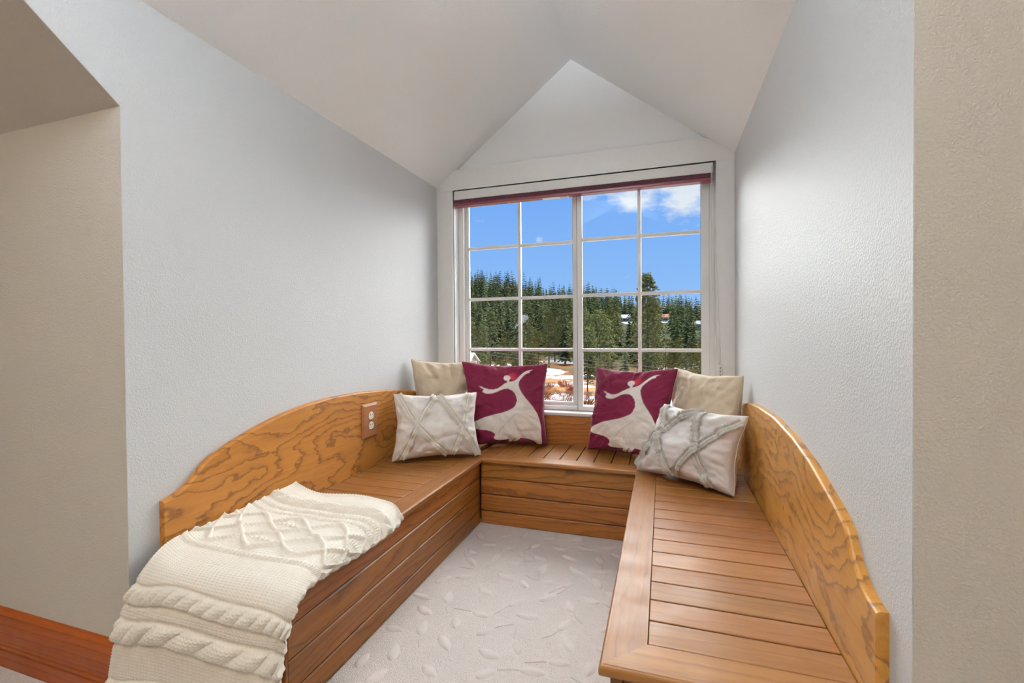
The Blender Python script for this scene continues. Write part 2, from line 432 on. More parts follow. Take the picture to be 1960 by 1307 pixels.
struct(slab('ceiling_slope', [
    [(XL, -D, ZK), (-.0006, -D, ZK), (-.0006, Y1, ZP), (-.0006, YC, ZC), (XL, YC, ZC)],
    [(0, Y1, ZP), (W/2, Y2, ZR), (W/2, YC, ZC), (0, YC, ZC)],
    [(W, Y1, ZP), (W/2, Y2, ZR), (W/2, YC, ZC), (W, YC, ZC)],
    [(XR, -D, ZK), (W+.0006, -D, ZK), (W+.0006, Y1, ZP), (W+.0006, YC, ZC), (XR, YC, ZC)]], n_m, MAT['room']), 'sloped attic ceiling of the main room')
struct(slab('ceiling', [[(XL, YC, ZC), (XR, YC, ZC), (XR, YB, ZC), (XL, YB, ZC)]], (0, 0, .08), MAT['ceil']))
side = lambda x: [(x, -D, 0), (x, -D, ZK), (x, YC, ZC), (x, YB, ZC), (x, YB, 0)]
struct(slab('wall_room_left', [side(XL)], (-.1, 0, 0), MAT['room']))
struct(slab('wall_room_right', [side(XR)], (.1, 0, 0), MAT['room']))
struct(slab('wall_rear', [[(XL-.1, YB, 0), (XR+.1, YB, 0), (XR+.1, YB, ZC), (XL-.1, YB, ZC)]], (0, -.1, 0), MAT['room']))

# baseboards: profile swept along x
def baseboard(name, x0, x1, y):
    prof = [(0, 0), (-.016, 0), (-.016, .044), (-.013, .046), (-.016, .049), (-.016, .058), (-.013, .060), (-.016, .063), (-.016, .112), (-.0135, .126), (-.011, .138), (-.006, .148), (0, .153)]
    vs = []
    L = x1 - x0
    for x in (-L/2, L/2): vs += [(x, p[0], p[1]) for p in prof]
    k = len(prof); fs = [(i, i+1, k+i+1, k+i) for i in range(k-1)] + [(k-1, 0, k, 2*k-1), tuple(range(k-1, -1, -1)), tuple(range(k, 2*k))]
    return struct(mesh(name, vs, fs, MAT['oak_base'], loc=((x0+x1)/2, y, 0)))
baseboard('baseboard_left', XL, -.004, -D)
baseboard('baseboard_right', W + .004, XR, -D)

# window casing boards
ct = ZP + 0.0
def casing_x(z): return max(0.0, (z - ZP) / sk)
struct(slab('trim_1', [[(0, 0, WT), (W, 0, WT), (W, 0, ZP), (W - casing_x(1.825), 0, 1.825), (casing_x(1.825), 0, 1.825), (0, 0, ZP)]], (0, GY, 0), MAT['trimw']), 'white top casing board above the window')
struct(box('trim_2', (0, 0, WS-.016), (WL, GY, WT), MAT['trimw'], bevel=.0015), 'white side casing board left of the window')
struct(box('trim_3', (WR_, 0, WS-.016), (W, GY, WT), MAT['trimw'], bevel=.0015), 'white side casing board right of the window')
struct(box('trim_4', (WL-.006, -.004, WS-.016), (WR_+.006, .16, WS), MAT['vinyl'], bevel=.002), 'white window sill')
# thin bead round the casing opening
bm = bmesh.new()
for lo, hi in (((WL-.008, -.003, WS), (WL, .012, WT+.008)), ((WR_, -.003, WS), (WR_+.008, .012, WT+.008)), ((WL, -.003, WT), (WR_, .012, WT+.008))): box_bm(bm, lo, hi)
struct(from_bm('trim_5', bm, MAT['trimw']), 'thin bead round the window opening')

# ------------------------------------------------------------------ window: frame, two sashes, grids, panes
wy = 0.072
win = struct(empty('window_1', ((WL+WR_)/2, wy, WS)), 'white sliding window with grids')
def rect_ring(name, x0, x1, z0, z1, wl, wr, wt, wb, y0, y1, mat, parent, bev=.0025):
    """frame of four mitred members as one closed ring"""
    o = [(x0, z0), (x1, z0), (x1, z1), (x0, z1)]; i = [(x0+wl, z0+wb), (x1-wr, z0+wb), (x1-wr, z1-wt), (x0+wl, z1-wt)]
    vs = [(x, y, z) for y in (y0, y1) for (x, z) in o + i]
    fs = []
    for k in range(4):
        j = (k+1) % 4
        fs += [(k, j, 4+j, 4+k), (8+k, 12+k, 12+j, 8+j), (k, 8+k, 8+j, j), (4+k, 4+j, 12+j, 12+k)]
    bm = bmesh.new(); bv = [bm.verts.new(v) for v in vs]
    for f in fs: bm.faces.new([bv[q] for q in f])
    bmesh.ops.recalc_face_normals(bm, faces=bm.faces)
    if bev: bmesh.ops.bevel(bm, geom=list(bm.edges), offset=bev, segments=1, affect='EDGES')
    return from_bm(name, bm, mat, parent)
WB = WS + .001
rect_ring('window_frame', WL, WR_, WB, WT+.005, .030, .028, .03, .022, wy, wy+.075, MAT['vinyl'], win)
rows = [.804, 1.097, 1.394]
gz0, gz1 = .514, 1.686
def sash(x0, x1, gx0, gx1, z0, z1, gza, y0, y1, mullx):
    s = rect_ring('sash', x0, x1, z0, z1, gx0 - x0, x1 - gx1, z1 - gz1, gza - z0, y0, y1, MAT['vinyl'], win)
    ym = (y0 + y1) / 2
    edges_z = [gza] + rows + [gz1]; edges_x = [gx0, mullx, gx1]
    for i in range(2):
        for j in range(4):
            box('pane', (edges_x[i]-.001, ym-.003, edges_z[j]-.001), (edges_x[i+1]+.001, ym+.003, edges_z[j+1]+.001), MAT['glass'], s)
    mw = .0085
    box('muntin', (mullx-mw, ym-.011, gza-.002), (mullx+mw, ym+.011, gz1+.002), MAT['vinyl'], s, .002, 1)
    for z in rows:
        for xa, xb in ((gx0-.002, mullx-mw+.001), (mullx+mw-.001, gx1+.002)):
            box('muntin', (xa, ym-.010, z-mw), (xb, ym+.010, z+mw), MAT['vinyl'], s, .002, 1)
    # dark glazing gasket line
    rect_ring('gasket', gx0-.001, gx1+.001, gza-.001, gz1+.001, .0025, .0025, .0025, .0025, ym-.0085, ym-.006, MAT['gasket'], s, 0)
    return s
sash(.124, .803, .150, .766, .490, 1.70, .517, wy+.030, wy+.058, .461)
sash(.797, 1.452, .822, 1.413, .478, 1.70, .501, wy-.006, wy+.026, 1.119)
box('track_gap', (1.4405, wy+.001, .50), (1.4445, wy+.010, 1.70), MAT['gasket'], win)
box('track_gap', (.7955, wy-.004, .485), (.7985, wy+.024, 1.70), MAT['gasket'], win)

# ------------------------------------------------------------------ pleated shade, drawn up
sh = empty('pleated_blind', ((WL+WR_)/2, .03, 1.62))
tag(sh, 'maroon pleated window shade drawn up under a white headrail', 'blind')
sx0, sx1 = .1065, 1.4635
hd = box('headrail', (sx0, .004, 1.656), (sx1, .052, 1.7055), MAT['head'], sh, .003)
# pleats: zigzag profile in y,z swept along x
zs = np.linspace(1.655, 1.633, 9); prof = [(0.003 if i % 2 == 0 else 0.0055, z) for i, z in enumerate(zs)]
prof2 = prof + [(.048 if i % 2 == 0 else .0455, z) for i, z in reversed(list(enumerate(zs)))]
k = len(prof2); vs = [(x, y, z) for x in (sx0+.002, sx1-.002) for y, z in prof2]
fs = [(i, (i+1) % k, k+(i+1) % k, k+i) for i in range(k)] + [tuple(range(k-1, -1, -1)), tuple(range(k, 2*k))]
mesh('pleat_stack', vs, fs, MAT['shade'], sh)
br = box('bottom_rail', (sx0+.001, .002, 1.619), (sx1-.001, .049, 1.6335), MAT['shaderail'], sh, .003)
for x in (.43, 1.135):
    bm = bmesh.new(); bmesh.ops.create_uvsphere(bm, u_segments=12, v_segments=8, radius=.005)
    for q in bm.verts: q.co.z *= .5
    from_bm('rail_button', bm, MAT['sticker'], br, True, (x, .026, 1.618))
st = box('sticker', (.62, .012, 1.6175), (.762, .044, 1.6195), MAT['sticker'], br)
box('sticker_print', (.715, .014, 1.6168), (.755, .042, 1.6176), MAT['stickero'], st)
# lift cord and tassel
cx = sx1 - .006
cd = empty('lift_cord', (cx, 0, .75)); tag(cd, 'white lift cord with tag hanging from the shade headrail', 'cord')
tube('cord_strand', [(cx-.003, .0, 1.69), (cx-.0045, -.004, 1.5), (cx-.002, -.006, 1.2), (cx+.006, -.008, .95), (cx+.022, -.009, .80), (cx+.028, -.009, .735)], .0013, MAT['cord'], cd, 6)
tube('cord_strand', [(cx-.001, .0, 1.69), (cx+.006, -.004, 1.5), (cx+.020, -.007, 1.2), (cx+.029, -.008, .95), (cx+.034, -.009, .80), (cx+.031, -.009, .735)], .0013, MAT['cord'], cd, 6)
tg = box('cord_tag', (cx+.020, -.011, .655), (cx+.040, -.0085, .74), MAT['sticker'], cd, .001, 1)
for i in range(4):
    box('tag_print', (cx+.0315, -.0113, .668+i*.017), (cx+.0345, -.0108, .679+i*.017), MAT['slot'], tg)

# ------------------------------------------------------------------ the oak window seat (three benches)
YS0, DS = -1.5037, .07741            # slat joints
GAP = .0048
ZB = [0.0, .0625, .1400, .2175, .2930]   # joints of the front boards
NOSE = .022
def mitre_board(name, pts, z0, z1, mat, parent, along, nose_edges=()):
    """seat frame board from an outline (x,y); local x is the grain direction"""
    cx = sum(p[0] for p in pts)/len(pts); cy = sum(p[1] for p in pts)/len(pts); cz = (z0+z1)/2
    bm = bmesh.new()
    loc = []
    for x, y in pts:
        dx, dy = x-cx, y-cy
        loc.append((dx, dy) if along == 'x' else (dy, -dx))
    a = [bm.verts.new((x, y, z0-cz)) for x, y in loc]; b = [bm.verts.new((x, y, z1-cz)) for x, y in loc]
    k = len(a); bm.faces.new(a); bm.faces.new(list(reversed(b)))
    for i in range(k): bm.faces.new((a[i], a[(i+1) % k], b[(i+1) % k], b[i]))
    bmesh.ops.recalc_face_normals(bm, faces=bm.faces)
    bm.edges.ensure_lookup_table()
    nose = []; rest = []
    for e in bm.edges:
        v1, v2 = e.verts
        if abs(v1.co.z - v2.co.z) > 1e-6: continue
        hit = False
        for i in nose_edges:
            p, q = loc[i], loc[(i+1) % k]
            s1 = {(round(v1.co.x, 5), round(v1.co.y, 5)), (round(v2.co.x, 5), round(v2.co.y, 5))}
            if s1 == {(round(p[0], 5), round(p[1], 5)), (round(q[0], 5), round(q[1], 5))}: hit = True
        (nose if hit else rest).append(e)
    if nose: bmesh.ops.bevel(bm, geom=nose, offset=.007, segments=4, affect='EDGES', profile=0.5)
    return from_bm(name, bm, mat, parent, loc=(cx, cy, cz), rot=(0, 0, 0) if along == 'x' else (0, 0, R(90)))
def slats_y(parent, x0, x1, ylo, n):
    """slats running in x, laid one after another in y"""
    for i in range(n):
        y = ylo + (i+.5)*DS
        board('seat_slat', ((x0+x1)/2, y, H-.0095-.0006), x1-x0, DS-GAP, .019, 'x', MAT['oak_seat'], parent, .0012)
def backrest(name, prof, x_face, sgn, parent):
    """curved-top board standing on the seat against a side wall. prof: (y,z) along the top, y rising"""
    pts = np.array(prof, float)
    dens = []
    for a, b in zip(pts, pts[1:]):
        k = max(1, int(np.linalg.norm(b-a)/.012))
        for q in range(k): dens.append(a+(b-a)*q/k)
    dens.append(pts[-1]); dens = np.array(dens)
    sm = dens.copy()
    for _ in range(2): sm[1:-1] = .25*dens[:-2]+.5*dens[1:-1]+.25*dens[2:]; dens = sm.copy()
    k = len(dens); cy = -DE/2; cz = .5; zb = H-.02
    tg_ = np.gradient(dens, axis=0); nn = np.stack([-tg_[:, 1], tg_[:, 0]], -1); nn /= np.linalg.norm(nn, axis=1, keepdims=True)
    bm = bmesh.new(); rings = []
    for off, d_ in ((0.0, 0.0), (T-.007, 0.0), (T-.0035, .0012), (T-.0008, .0042), (T, .0065)):
        p = dens-nn*d_; p[0, 0] = dens[0, 0]+d_*.25; p[-1, 0] = dens[-1, 0]
        p[:, 0] = np.maximum.accumulate(p[:, 0]+np.arange(k)*1e-7)
        up_ = [bm.verts.new((y-cy, -sgn*off, z-cz)) for y, z in p]; dn = [bm.verts.new((y-cy, -sgn*off, zb-cz)) for y, z in p]
        rings.append((up_, dn))
    for (a, a2), (b, b2) in zip(rings, rings[1:]):
        for i in range(k-1):
            bm.faces.new((a[i], a[i+1], b[i+1], b[i])); bm.faces.new((a2[i], b2[i], b2[i+1], a2[i+1]))
        bm.faces.new((a[0], b[0], b2[0], a2[0])); bm.faces.new((a[-1], a2[-1], b2[-1], b[-1]))
    for up_, dn in (rings[0], rings[-1]):
        for i in range(k-1): bm.faces.new((up_[i], up_[i+1], dn[i+1], dn[i]))
    return from_bm(name, bm, MAT['oak_back'], parent, loc=(x_face, cy, cz), rot=(0, 0, R(90)))
PROF_L = [(-1.555,.4735),(-1.548,.4745),(-1.529,.479),(-1.497,.493),(-1.467,.516),(-1.450,.537),(-1.437,.5485),(-1.43,.5515),(-1.365,.579),(-1.274,.607),(-1.17,.632),(-1.05,.649),(-.913,.657),(-.752,.655),(-.561,.642),(-.412,.623),(-.25,.600),(-.10,.585),(-.0005,.58)]
PROF_R = [(-1.562,.472),(-1.545,.473),(-1.516,.477),(-1.491,.488),(-1.467,.506),(-1.450,.526),(-1.444,.544),(-1.435,.550),(-1.37,.572),(-1.22,.611),(-1.078,.633),(-.877,.647),(-.638,.642),(-.462,.628),(-.331,.606),(-.20,.59),(-.10,.582),(-.0005,.58)]

# --- left bench
bl = empty('window_seat_bench', (SL/2, -DE/2, 0)); tag(bl, 'oak bench under the wall with the outlet, knitted throw over its end', 'bench')
backrest('backrest', PROF_L, 0.0, 1, bl)
ix = SL - FWD
mitre_board('seat_frame_board', [(SL, -DE), (SL, -SB), (ix, -SB+FWD), (ix, -DE+FWD)], H-NOSE, H, MAT['oak_seat'], bl, 'y', (0,))
mitre_board('seat_frame_board', [(T, -DE), (SL, -DE), (ix, -DE+FWD), (T, -DE+FWD)], H-NOSE, H, MAT['oak_seat'], bl, 'x', (0,))
slats_y(bl, T+.001, ix-.0015, YS0, 19)
fx = SL - .020
for i in range(4):
    z0, z1 = ZB[i]+.001, ZB[i+1]-.0015
    board('front_board', (fx-.009, (-DE+.03-SB+.02)/2-.0, (z0+z1)/2), (DE-.03)-(SB-.02), z1-z0, .018, 'y', MAT['oak_front'], bl, .0035, 'x')
    board('end_board', ((fx-.018)/2, -DE+.03+.009, (z0+z1)/2), fx-.020, z1-z0, .018, 'x', MAT['oak_front'], bl, .002, 'y')
box('corner_stile', (fx-.019, -DE+.022, .0), (fx+.002, -DE+.0295, H-NOSE), MAT['oak_front'], bl, .0015)
box('core_panel', (.02, -DE+.05, .0), (fx-.019, -.01, H-.024), MAT['oak_front'], bl)

# --- right bench
brn = empty('window_seat_bench', (W-SR/2, -DE/2, 0)); tag(brn, 'oak bench with bare slatted seat opposite the wall outlet', 'bench')
backrest('backrest', PROF_R, W, -1, brn)
jx = W - SR
mitre_board('seat_frame_board', [(jx, -DE), (jx+FWD, -DE+FWD), (jx+FWD, -SB+FWD), (jx, -SB)], H-NOSE, H, MAT['oak_seat'], brn, 'y', (3,))
mitre_board('seat_frame_board', [(jx, -DE), (W-T, -DE), (W-T, -DE+FWD), (jx+FWD, -DE+FWD)], H-NOSE, H, MAT['oak_seat'], brn, 'x', (0,))
slats_y(brn, jx+FWD+.0015, W-T-.001, YS0, 19)
gx = jx + .020
for i in range(4):
    z0, z1 = ZB[i]+.001, ZB[i+1]-.0015
    board('front_board', (gx+.009, (-DE+.03-SB+.02)/2, (z0+z1)/2), (DE-.03)-(SB-.02), z1-z0, .018, 'y', MAT['oak_front'], brn, .0035, 'x')
    board('end_board', ((gx+.018+W)/2, -DE+.03+.009, (z0+z1)/2), W-gx-.020, z1-z0, .018, 'x', MAT['oak_front'], brn, .002, 'y')
box('corner_stile', (gx-.002, -DE+.022, .0), (gx+.019, -DE+.0295, H-NOSE), MAT['oak_front'], brn, .0015)
box('core_panel', (gx+.019, -DE+.05, .0), (W-.02, -.01, H-.024), MAT['oak_front'], brn)

# --- back bench under the window
bb = empty('window_seat_bench', (W/2, -SB/2, 0)); tag(bb, 'oak bench under the window joining the two side benches', 'bench')
mitre_board('seat_frame_board', [(SL, -SB), (jx, -SB), (jx+FWD, -SB+FWD), (ix, -SB+FWD)], H-NOSE, H, MAT['oak_seat'], bb, 'x', (0,))
sp_ = .0776; n_s = 10
for i in range(n_s):
    x = W/2 + (i - n_s/2 + .5)*sp_
    if ix < x - sp_/2 + .03 and x + sp_/2 - .03 < jx+FWD:
        L = SB - FWD - .022
        board('seat_slat', (x, -.0205-L/2, H-.0101), L, sp_-GAP, .019, 'y', MAT['oak_seat'], bb, .0012)
fy = -SB + .020
for i in range(4):
    z0, z1 = ZB[i]+.001, ZB[i+1]-.0015
    board('front_board', (W/2, fy+.009, (z0+z1)/2), (gx-.001)-(fx+.001), z1-z0, .018, 'x', MAT['oak_front'], bb, .0035, 'y')
board('back_panel', (W/2, -.0095, (H-.02+WS-.017)/2), W-2*T-.002, WS-.017-H+.02, .018, 'x', MAT['oak_front'], bb, .002, 'y')
box('core_panel', (fx+.001, fy+.02, .0), (gx-.001, -.01, H-.024), MAT['oak_front'], bb)

# ------------------------------------------------------------------ wall outlet on the left backrest
oy, oz = -.6905, .524
ot = empty('wall_outlet', (T, oy, oz)); tag(ot, 'duplex power outlet in a wooden cover plate on the curved backrest', 'outlet')
bm = bmesh.new()
ow, oh, od = .052, .0745, .012
a = [bm.verts.new(p) for p in ((-ow, 0, -oh), (ow, 0, -oh), (ow, 0, oh), (-ow, 0, oh))]
b1 = [bm.verts.new(p) for p in ((-ow, -.004, -oh), (ow, -.004, -oh), (ow, -.004, oh), (-ow, -.004, oh))]
q = .009
b2 = [bm.verts.new(p) for p in ((-ow+q, -od, -oh+q), (ow-q, -od, -oh+q), (ow-q, -od, oh-q), (-ow+q, -od, oh-q))]
for r1, r2 in ((a, b1), (b1, b2)):
    for i in range(4): bm.faces.new((r1[i], r1[(i+1) % 4], r2[(i+1) % 4], r2[i]))
bm.faces.new(b2); bm.faces.new(list(reversed(a)))
from_bm('cover_plate', bm, MAT['oak_plate'], ot, loc=(T+.0002, oy, oz), rot=(0, 0, R(90)))
for dz in (.0215, -.0215):
    bm = bmesh.new()
    n = 24; rim = []
    for i in range(n):
        an = 2*math.pi*i/n
        rim.append((.0172*math.cos(an), max(-.0145, min(.0185, .0185*math.sin(an)))))
    a = [bm.verts.new((x, 0, z)) for x, z in rim]; b_ = [bm.verts.new((x*.95, -.0025, z*.95)) for x, z in rim]
    for i in range(n): bm.faces.new((a[i], a[(i+1) % n], b_[(i+1) % n], b_[i]))
    bm.faces.new(b_)
    rc = from_bm('receptacle', bm, MAT['outlet'], ot, loc=(T+.0002+od-.0005, oy, oz+dz), rot=(0, 0, R(90)))
    X = T + .0002 + od - .0005 + .0024
    box('slot', (X-.001, oy-.0075, oz+dz+.001), (X+.0004, oy-.0050, oz+dz+.010), MAT['slot'], rc)
    box('slot', (X-.001, oy+.0050, oz+dz+.002), (X+.0004, oy+.0075, oz+dz+.009), MAT['slot'], rc)
    box('slot', (X-.001, oy-.0022, oz+dz-.009), (X+.0004, oy+.0022, oz+dz-.0045), MAT['slot'], rc, .001, 1)
bm = bmesh.new(); bmesh.ops.create_uvsphere(bm, u_segments=10, v_segments=6, radius=.003)
from_bm('screw', bm, MAT['slot'], ot, True, (T+od-.001, oy, oz))

# ------------------------------------------------------------------ carpet leaves and vines (sculpted pile)
rng = random.Random(5)
def leaf_mesh(L, wd, hgt, name):
    vs, fs = [], []; n, k = 10, 5
    for i in range(n+1):
        u = i/n; half = wd/2*math.sin(math.pi*u**.85)**.8 if 0 < u < 1 else 0.0005
        for j in range(k):
            q = -1 + 2*j/(k-1); z = hgt*(1-abs(q)**6)*min(1, 7*u, 7*(1-u)) - .0004
            vs.append(((u-.5)*L, q*half + .10*wd*math.sin(u*3), z))
    for i in range(n):
        for j in range(k-1): fs.append((i*k+j, (i+1)*k+j, (i+1)*k+j+1, i*k+j+1))
    me = bpy.data.meshes.new(name); me.from_pydata(vs, [], fs); me.update(); me.materials.append(MAT['leafpile'])
    me.polygons.foreach_set('use_smooth', [True]*len(me.polygons)); return me
leafm = [leaf_mesh(.074, .036, .0058, 'leaf'), leaf_mesh(.062, .032, .0052, 'leaf'), leaf_mesh(.082, .034, .0058, 'leaf')]
def flat_vine(pts, wv):
    vs, fs = [], []
    for i, p in enumerate(pts):
        tgx, tgy = (pts[min(i+1, len(pts)-1)][0]-pts[max(i-1, 0)][0], pts[min(i+1, len(pts)-1)][1]-pts[max(i-1, 0)][1])
        l = math.hypot(tgx, tgy) or 1; nx, ny = -tgy/l, tgx/l
        k = min(1, .35+.65*min(i, len(pts)-1-i)/3)
        for q, z in ((-1, -.0004), (-.6, .0018), (.6, .0018), (1, -.0004)): vs.append((p[0]+nx*wv*q*k, p[1]+ny*wv*q*k, z))
    for i in range(len(pts)-1):
        for j in range(3): fs.append((4*i+j, 4*i+4+j, 4*i+5+j, 4*i+j+1))
    return vs, fs
stemm = []
for kk in (9.0, -11.0, 6.0):      # short curved leaf stems
    an, x, y, pts = 0.0, 0.0, 0.0, []
    for q in range(9): pts.append((x, y)); x -= .0075*math.cos(an); y -= .0075*math.sin(an); an += kk*.0075*(1 if q < 5 else -.6)
    v_, f_ = flat_vine(pts, .0034)
    me = bpy.data.meshes.new('leaf_stem'); me.from_pydata(v_, [], f_); me.update(); me.materials.append(MAT['leafpile']); stemm.append(me)
placed = []
for tr in range(2600):
    x, y = rng.uniform(fx+.03, gx-.03), rng.uniform(-2.25, fy-.03)
    if any((x-a)**2+(y-b)**2 < .0062 for a, b in placed): continue
    placed.append((x, y)); la = 3.2*mnoise.noise(Vector((x*2.1, y*2.1, 3.3)))+rng.choice((0.0, 2.0, 3.6))+rng.uniform(-.5, .5)
    obj('leaf', rng.choice(leafm), fl, (x, y, 0), (0, 0, la))
    if len(placed) % 3 != 0:
        sx_, sy__ = x-.036*math.cos(la), y-.036*math.sin(la); ex, ey = sx_-.05*math.cos(la), sy__-.05*math.sin(la)
        if fx+.03 < ex < gx-.03 and ey < fy-.03: obj('leaf_stem', rng.choice(stemm), fl, (sx_, sy__, 0), (0, 0, la))

# ------------------------------------------------------------------ cushions
def fbm(p, o=3): return mnoise.fractal(p, 0.9, 2.0, o)
class Cushion:
    def __init__(s, corners, thick, seed, pull=.07, wr=.006, flat=.40):
        s.c = [np.array(c, float) for c in corners]   # TL TR BR BL
        s.th, s.seed, s.pull, s.wr, s.flat = thick, seed, pull, wr, flat
        n = np.cross(s.c[1]-s.c[0], s.c[3]-s.c[0]) + np.cross(s.c[2]-s.c[1], s.c[3]-s.c[2])
        s.n = n/np.linalg.norm(n)
        if s.n[1] > 0: s.n = -s.n           # front faces the room
    def base(s, u, v):
        """u right, v down, both -1..1"""
        uu = u*(1-s.pull*(1-v*v)**1.3*abs(u)**3); vv = v*(1-s.pull*(1-u*u)**1.3*abs(v)**3)
        uu += .022*mnoise.noise(Vector((s.seed*3, v*2.6, 1.0)))*abs(u)**3*(1-v**4)*(1 if u > 0 else -1.0)
        vv += .022*mnoise.noise(Vector((u*2.6, s.seed*3, 5.0)))*abs(v)**3*(1-u**4)
        a, b = (uu+1)/2, (vv+1)/2
        return (1-a)*(1-b)*s.c[0]+a*(1-b)*s.c[1]+a*b*s.c[2]+(1-a)*b*s.c[3]
    def point(s, u, v, side=1, lift=0.0):
        e = max(0.0, (1-u*u))*max(0.0, (1-v*v))
        h = s.th/2*e**s.flat*(1+.15*v)
        q = Vector((u*1.7+s.seed, v*1.7, side*3.1+s.seed*.3))
        w1 = fbm(q*1.3, 3)
        # pulls radiating from the seams
        ang = math.atan2(v, u); rad = max(abs(u), abs(v))
        rdg = mnoise.noise(Vector((math.cos(ang)*5.5+s.seed*2, math.sin(ang)*5.5, rad*.9)))
        rd2 = mnoise.noise(Vector((math.cos(ang)*13+s.seed*5, math.sin(ang)*13, rad*1.4)))
        crease = abs(mnoise.noise(Vector((u*1.1+v*.8+s.seed*4, v*2.2-u*.5, s.seed))))
        h += s.wr*(1.0*w1*min(1, e*4) + (1.5*rdg+.8*rd2)*max(0, rad-.3)*min(1, e*9) - .6*max(0, .22-crease)*3*min(1, e*3))
        p = s.base(u, v) + s.n*(side*h+lift)
        return p
    def build(s, n):
        vs, fs, uv = [], [], []
        g = np.sin(np.linspace(-math.pi/2, math.pi/2, n+1)); g = .55*g+.45*np.linspace(-1, 1, n+1)
        idx = {}
        for side in (1, -1):
            for j in range(n+1):
                for i in range(n+1):
                    edge = i in (0, n) or j in (0, n)
                    if edge and side == -1: idx[(side, i, j)] = idx[(1, i, j)]; continue
                    idx[(side, i, j)] = len(vs); vs.append(s.point(g[i], g[j], side)); uv.append((g[i], g[j], side))
            for j in range(n):
                for i in range(n):
                    f = [idx[(side, i, j)], idx[(side, i+1, j)], idx[(side, i+1, j+1)], idx[(side, i, j+1)]]
                    fs.append(tuple(f if side == -1 else f[::-1]))
        return vs, fs, uv
    def seam(s, r):
        pts = []
        for (u0, v0), (u1, v1) in (((-1, -1), (1, -1)), ((1, -1), (1, 1)), ((1, 1), (-1, 1)), ((-1, 1), (-1, -1))):
            for k in range(24):
                f = k/24; pts.append(s.base(u0+(u1-u0)*f, v0+(v1-v0)*f))
        pts.append(pts[0]); return pts
def place(name, corners, thick, seed, mat, label, group, n=56, **kw):
    cu = Cushion(corners, thick, seed, **kw)
    root = empty(name, tuple((cu.c[2]+cu.c[3])/2)); tag(root, label, 'cushion', group)
    v_, f_, uv = cu.build(n)
    body = mesh('cover', v_, f_, mat, root, True)
    tube('seam', cu.seam(.002), .0016, mat, body, 5)
    return root, body, cu, uv

place('throw_cushion', [(.022,-.340,.770),(.262,-.050,.750),(.265,-.065,.325),(.045,-.320,.325)], .125, 3.1, MAT['taupe'],
      'plain taupe velvet cushion in the corner beside the outlet wall', None, pull=.085, wr=.015)
place('throw_cushion', [(1.285,-.075,.728),(1.535,-.385,.722),(1.500,-.420,.325),(1.262,-.085,.325)], .135, 8.4, MAT['taupe'],
      'plain taupe velvet cushion in the corner behind the grey-fringed cushion', None, pull=.085, wr=.015)

# printed dancer design, drawn in the cushion's own plane (zoomed-photo units mapped to the cushion square)
Q = [(5, 85), (1160, 105), (1180, 1100), (100, 1210)]
BODY = [(228,415),(262,432),(290,430),(320,450),(345,452),(400,465),(450,463),(510,445),(560,410),(600,380),(635,362),(690,350),(740,330),(770,300),(800,262),(840,222),(880,195),(935,182),(978,176),(925,205),(935,220),(890,232),(850,262),(815,305),(790,350),(785,395),(800,440),(830,490),(880,550),(950,620),(1010,680),(1060,740),(1090,810),(1105,900),(1105,980),(1110,1085),(1085,1120),(1040,1150),(1020,1150),(1035,1125),(1030,1100),(1000,1080),(950,1070),(880,1065),(810,1065),(795,1090),(760,1125),(695,1165),(735,1100),(752,1075),(735,1080),(700,1130),(625,1195),(660,1110),(665,1100),(600,1115),(530,1122),(480,1120),(450,1100),(455,1080),(470,1055),(460,1030),(420,1005),(360,993),(290,990),(190,985),(120,965),(100,940),(150,905),(230,870),(330,825),(450,785),(560,755),(650,720),(715,685),(750,645),(767,590),(758,540),(735,500),(700,465),(650,445),(600,448),(550,465),(500,490),(440,515),(380,523),(340,518),(300,500),(322,468),(300,455),(270,440)]
NECK = [(625,335),(655,325),(668,358),(640,366)]
HAT = [(642,262),(690,222),(716,210),(792,275),(770,300),(705,330),(672,300)]
FOLD = [(768,738),(776,742),(640,870),(560,960),(522,1032),(514,1028),(548,955),(630,862)]
def inpoly(P, x, y):
    P = np.array(P, float); x = np.asarray(x); y = np.asarray(y); r = np.zeros(x.shape, bool); j = len(P)-1
    for i in range(len(P)):
        xi, yi = P[i]; xj, yj = P[j]
        c = ((yi > y) != (yj > y)) & (x < (xj-xi)*(y-yi)/((yj-yi) or 1e-9)+xi); r ^= c; j = i
    return r
def printed(body, uv):
    uv = np.array(uv); a = (uv[:, 0]+1)/2; b = (uv[:, 1]+1)/2
    q = [np.array(p, float) for p in Q]
    px = (1-a)*(1-b)*q[0][0]+a*(1-b)*q[1][0]+a*b*q[2][0]+(1-a)*b*q[3][0]
    py = (1-a)*(1-b)*q[0][1]+a*(1-b)*q[1][1]+a*b*q[2][1]+(1-a)*b*q[3][1]
    fr_ = uv[:, 2] > 0
    col = np.tile(np.array([.155, .010, .034, 1.0]), (len(uv), 1))
    ss = [(-1.6, -1.6), (1.6, -1.6), (1.6, 1.6), (-1.6, 1.6)]
    def cov(fn): return sum(fn(px+dx, py+dy).astype(float) for dx, dy in ss)/4*fr_
    def lay(c, k): 
        nonlocal col
        col[:, :3] = col[:, :3]*(1-k[:, None])+np.array(c)*k[:, None]
    fade = np.clip(1-(np.hypot(px-660, py-285)-30)/120, 0, 1)
    lay((.50, .03, .055), cov(lambda x, y: inpoly(HAT, x, y))*fade)
    lay((.84, .77, .71), cov(lambda x, y: inpoly(BODY, x, y)))
    lay((.68, .60, .54), cov(lambda x, y: inpoly(FOLD, x, y)))
    lay((.84, .76, .70), cov(lambda x, y: ((x-630)/45)**2+((y-301)/40)**2 < 1))
    lay((.84, .76, .70), cov(lambda x, y: inpoly(NECK, x, y)))
    ca = body.data.color_attributes.new('print', 'FLOAT_COLOR', 'POINT')
    ca.data.foreach_set('color', col.ravel().astype(np.float32))
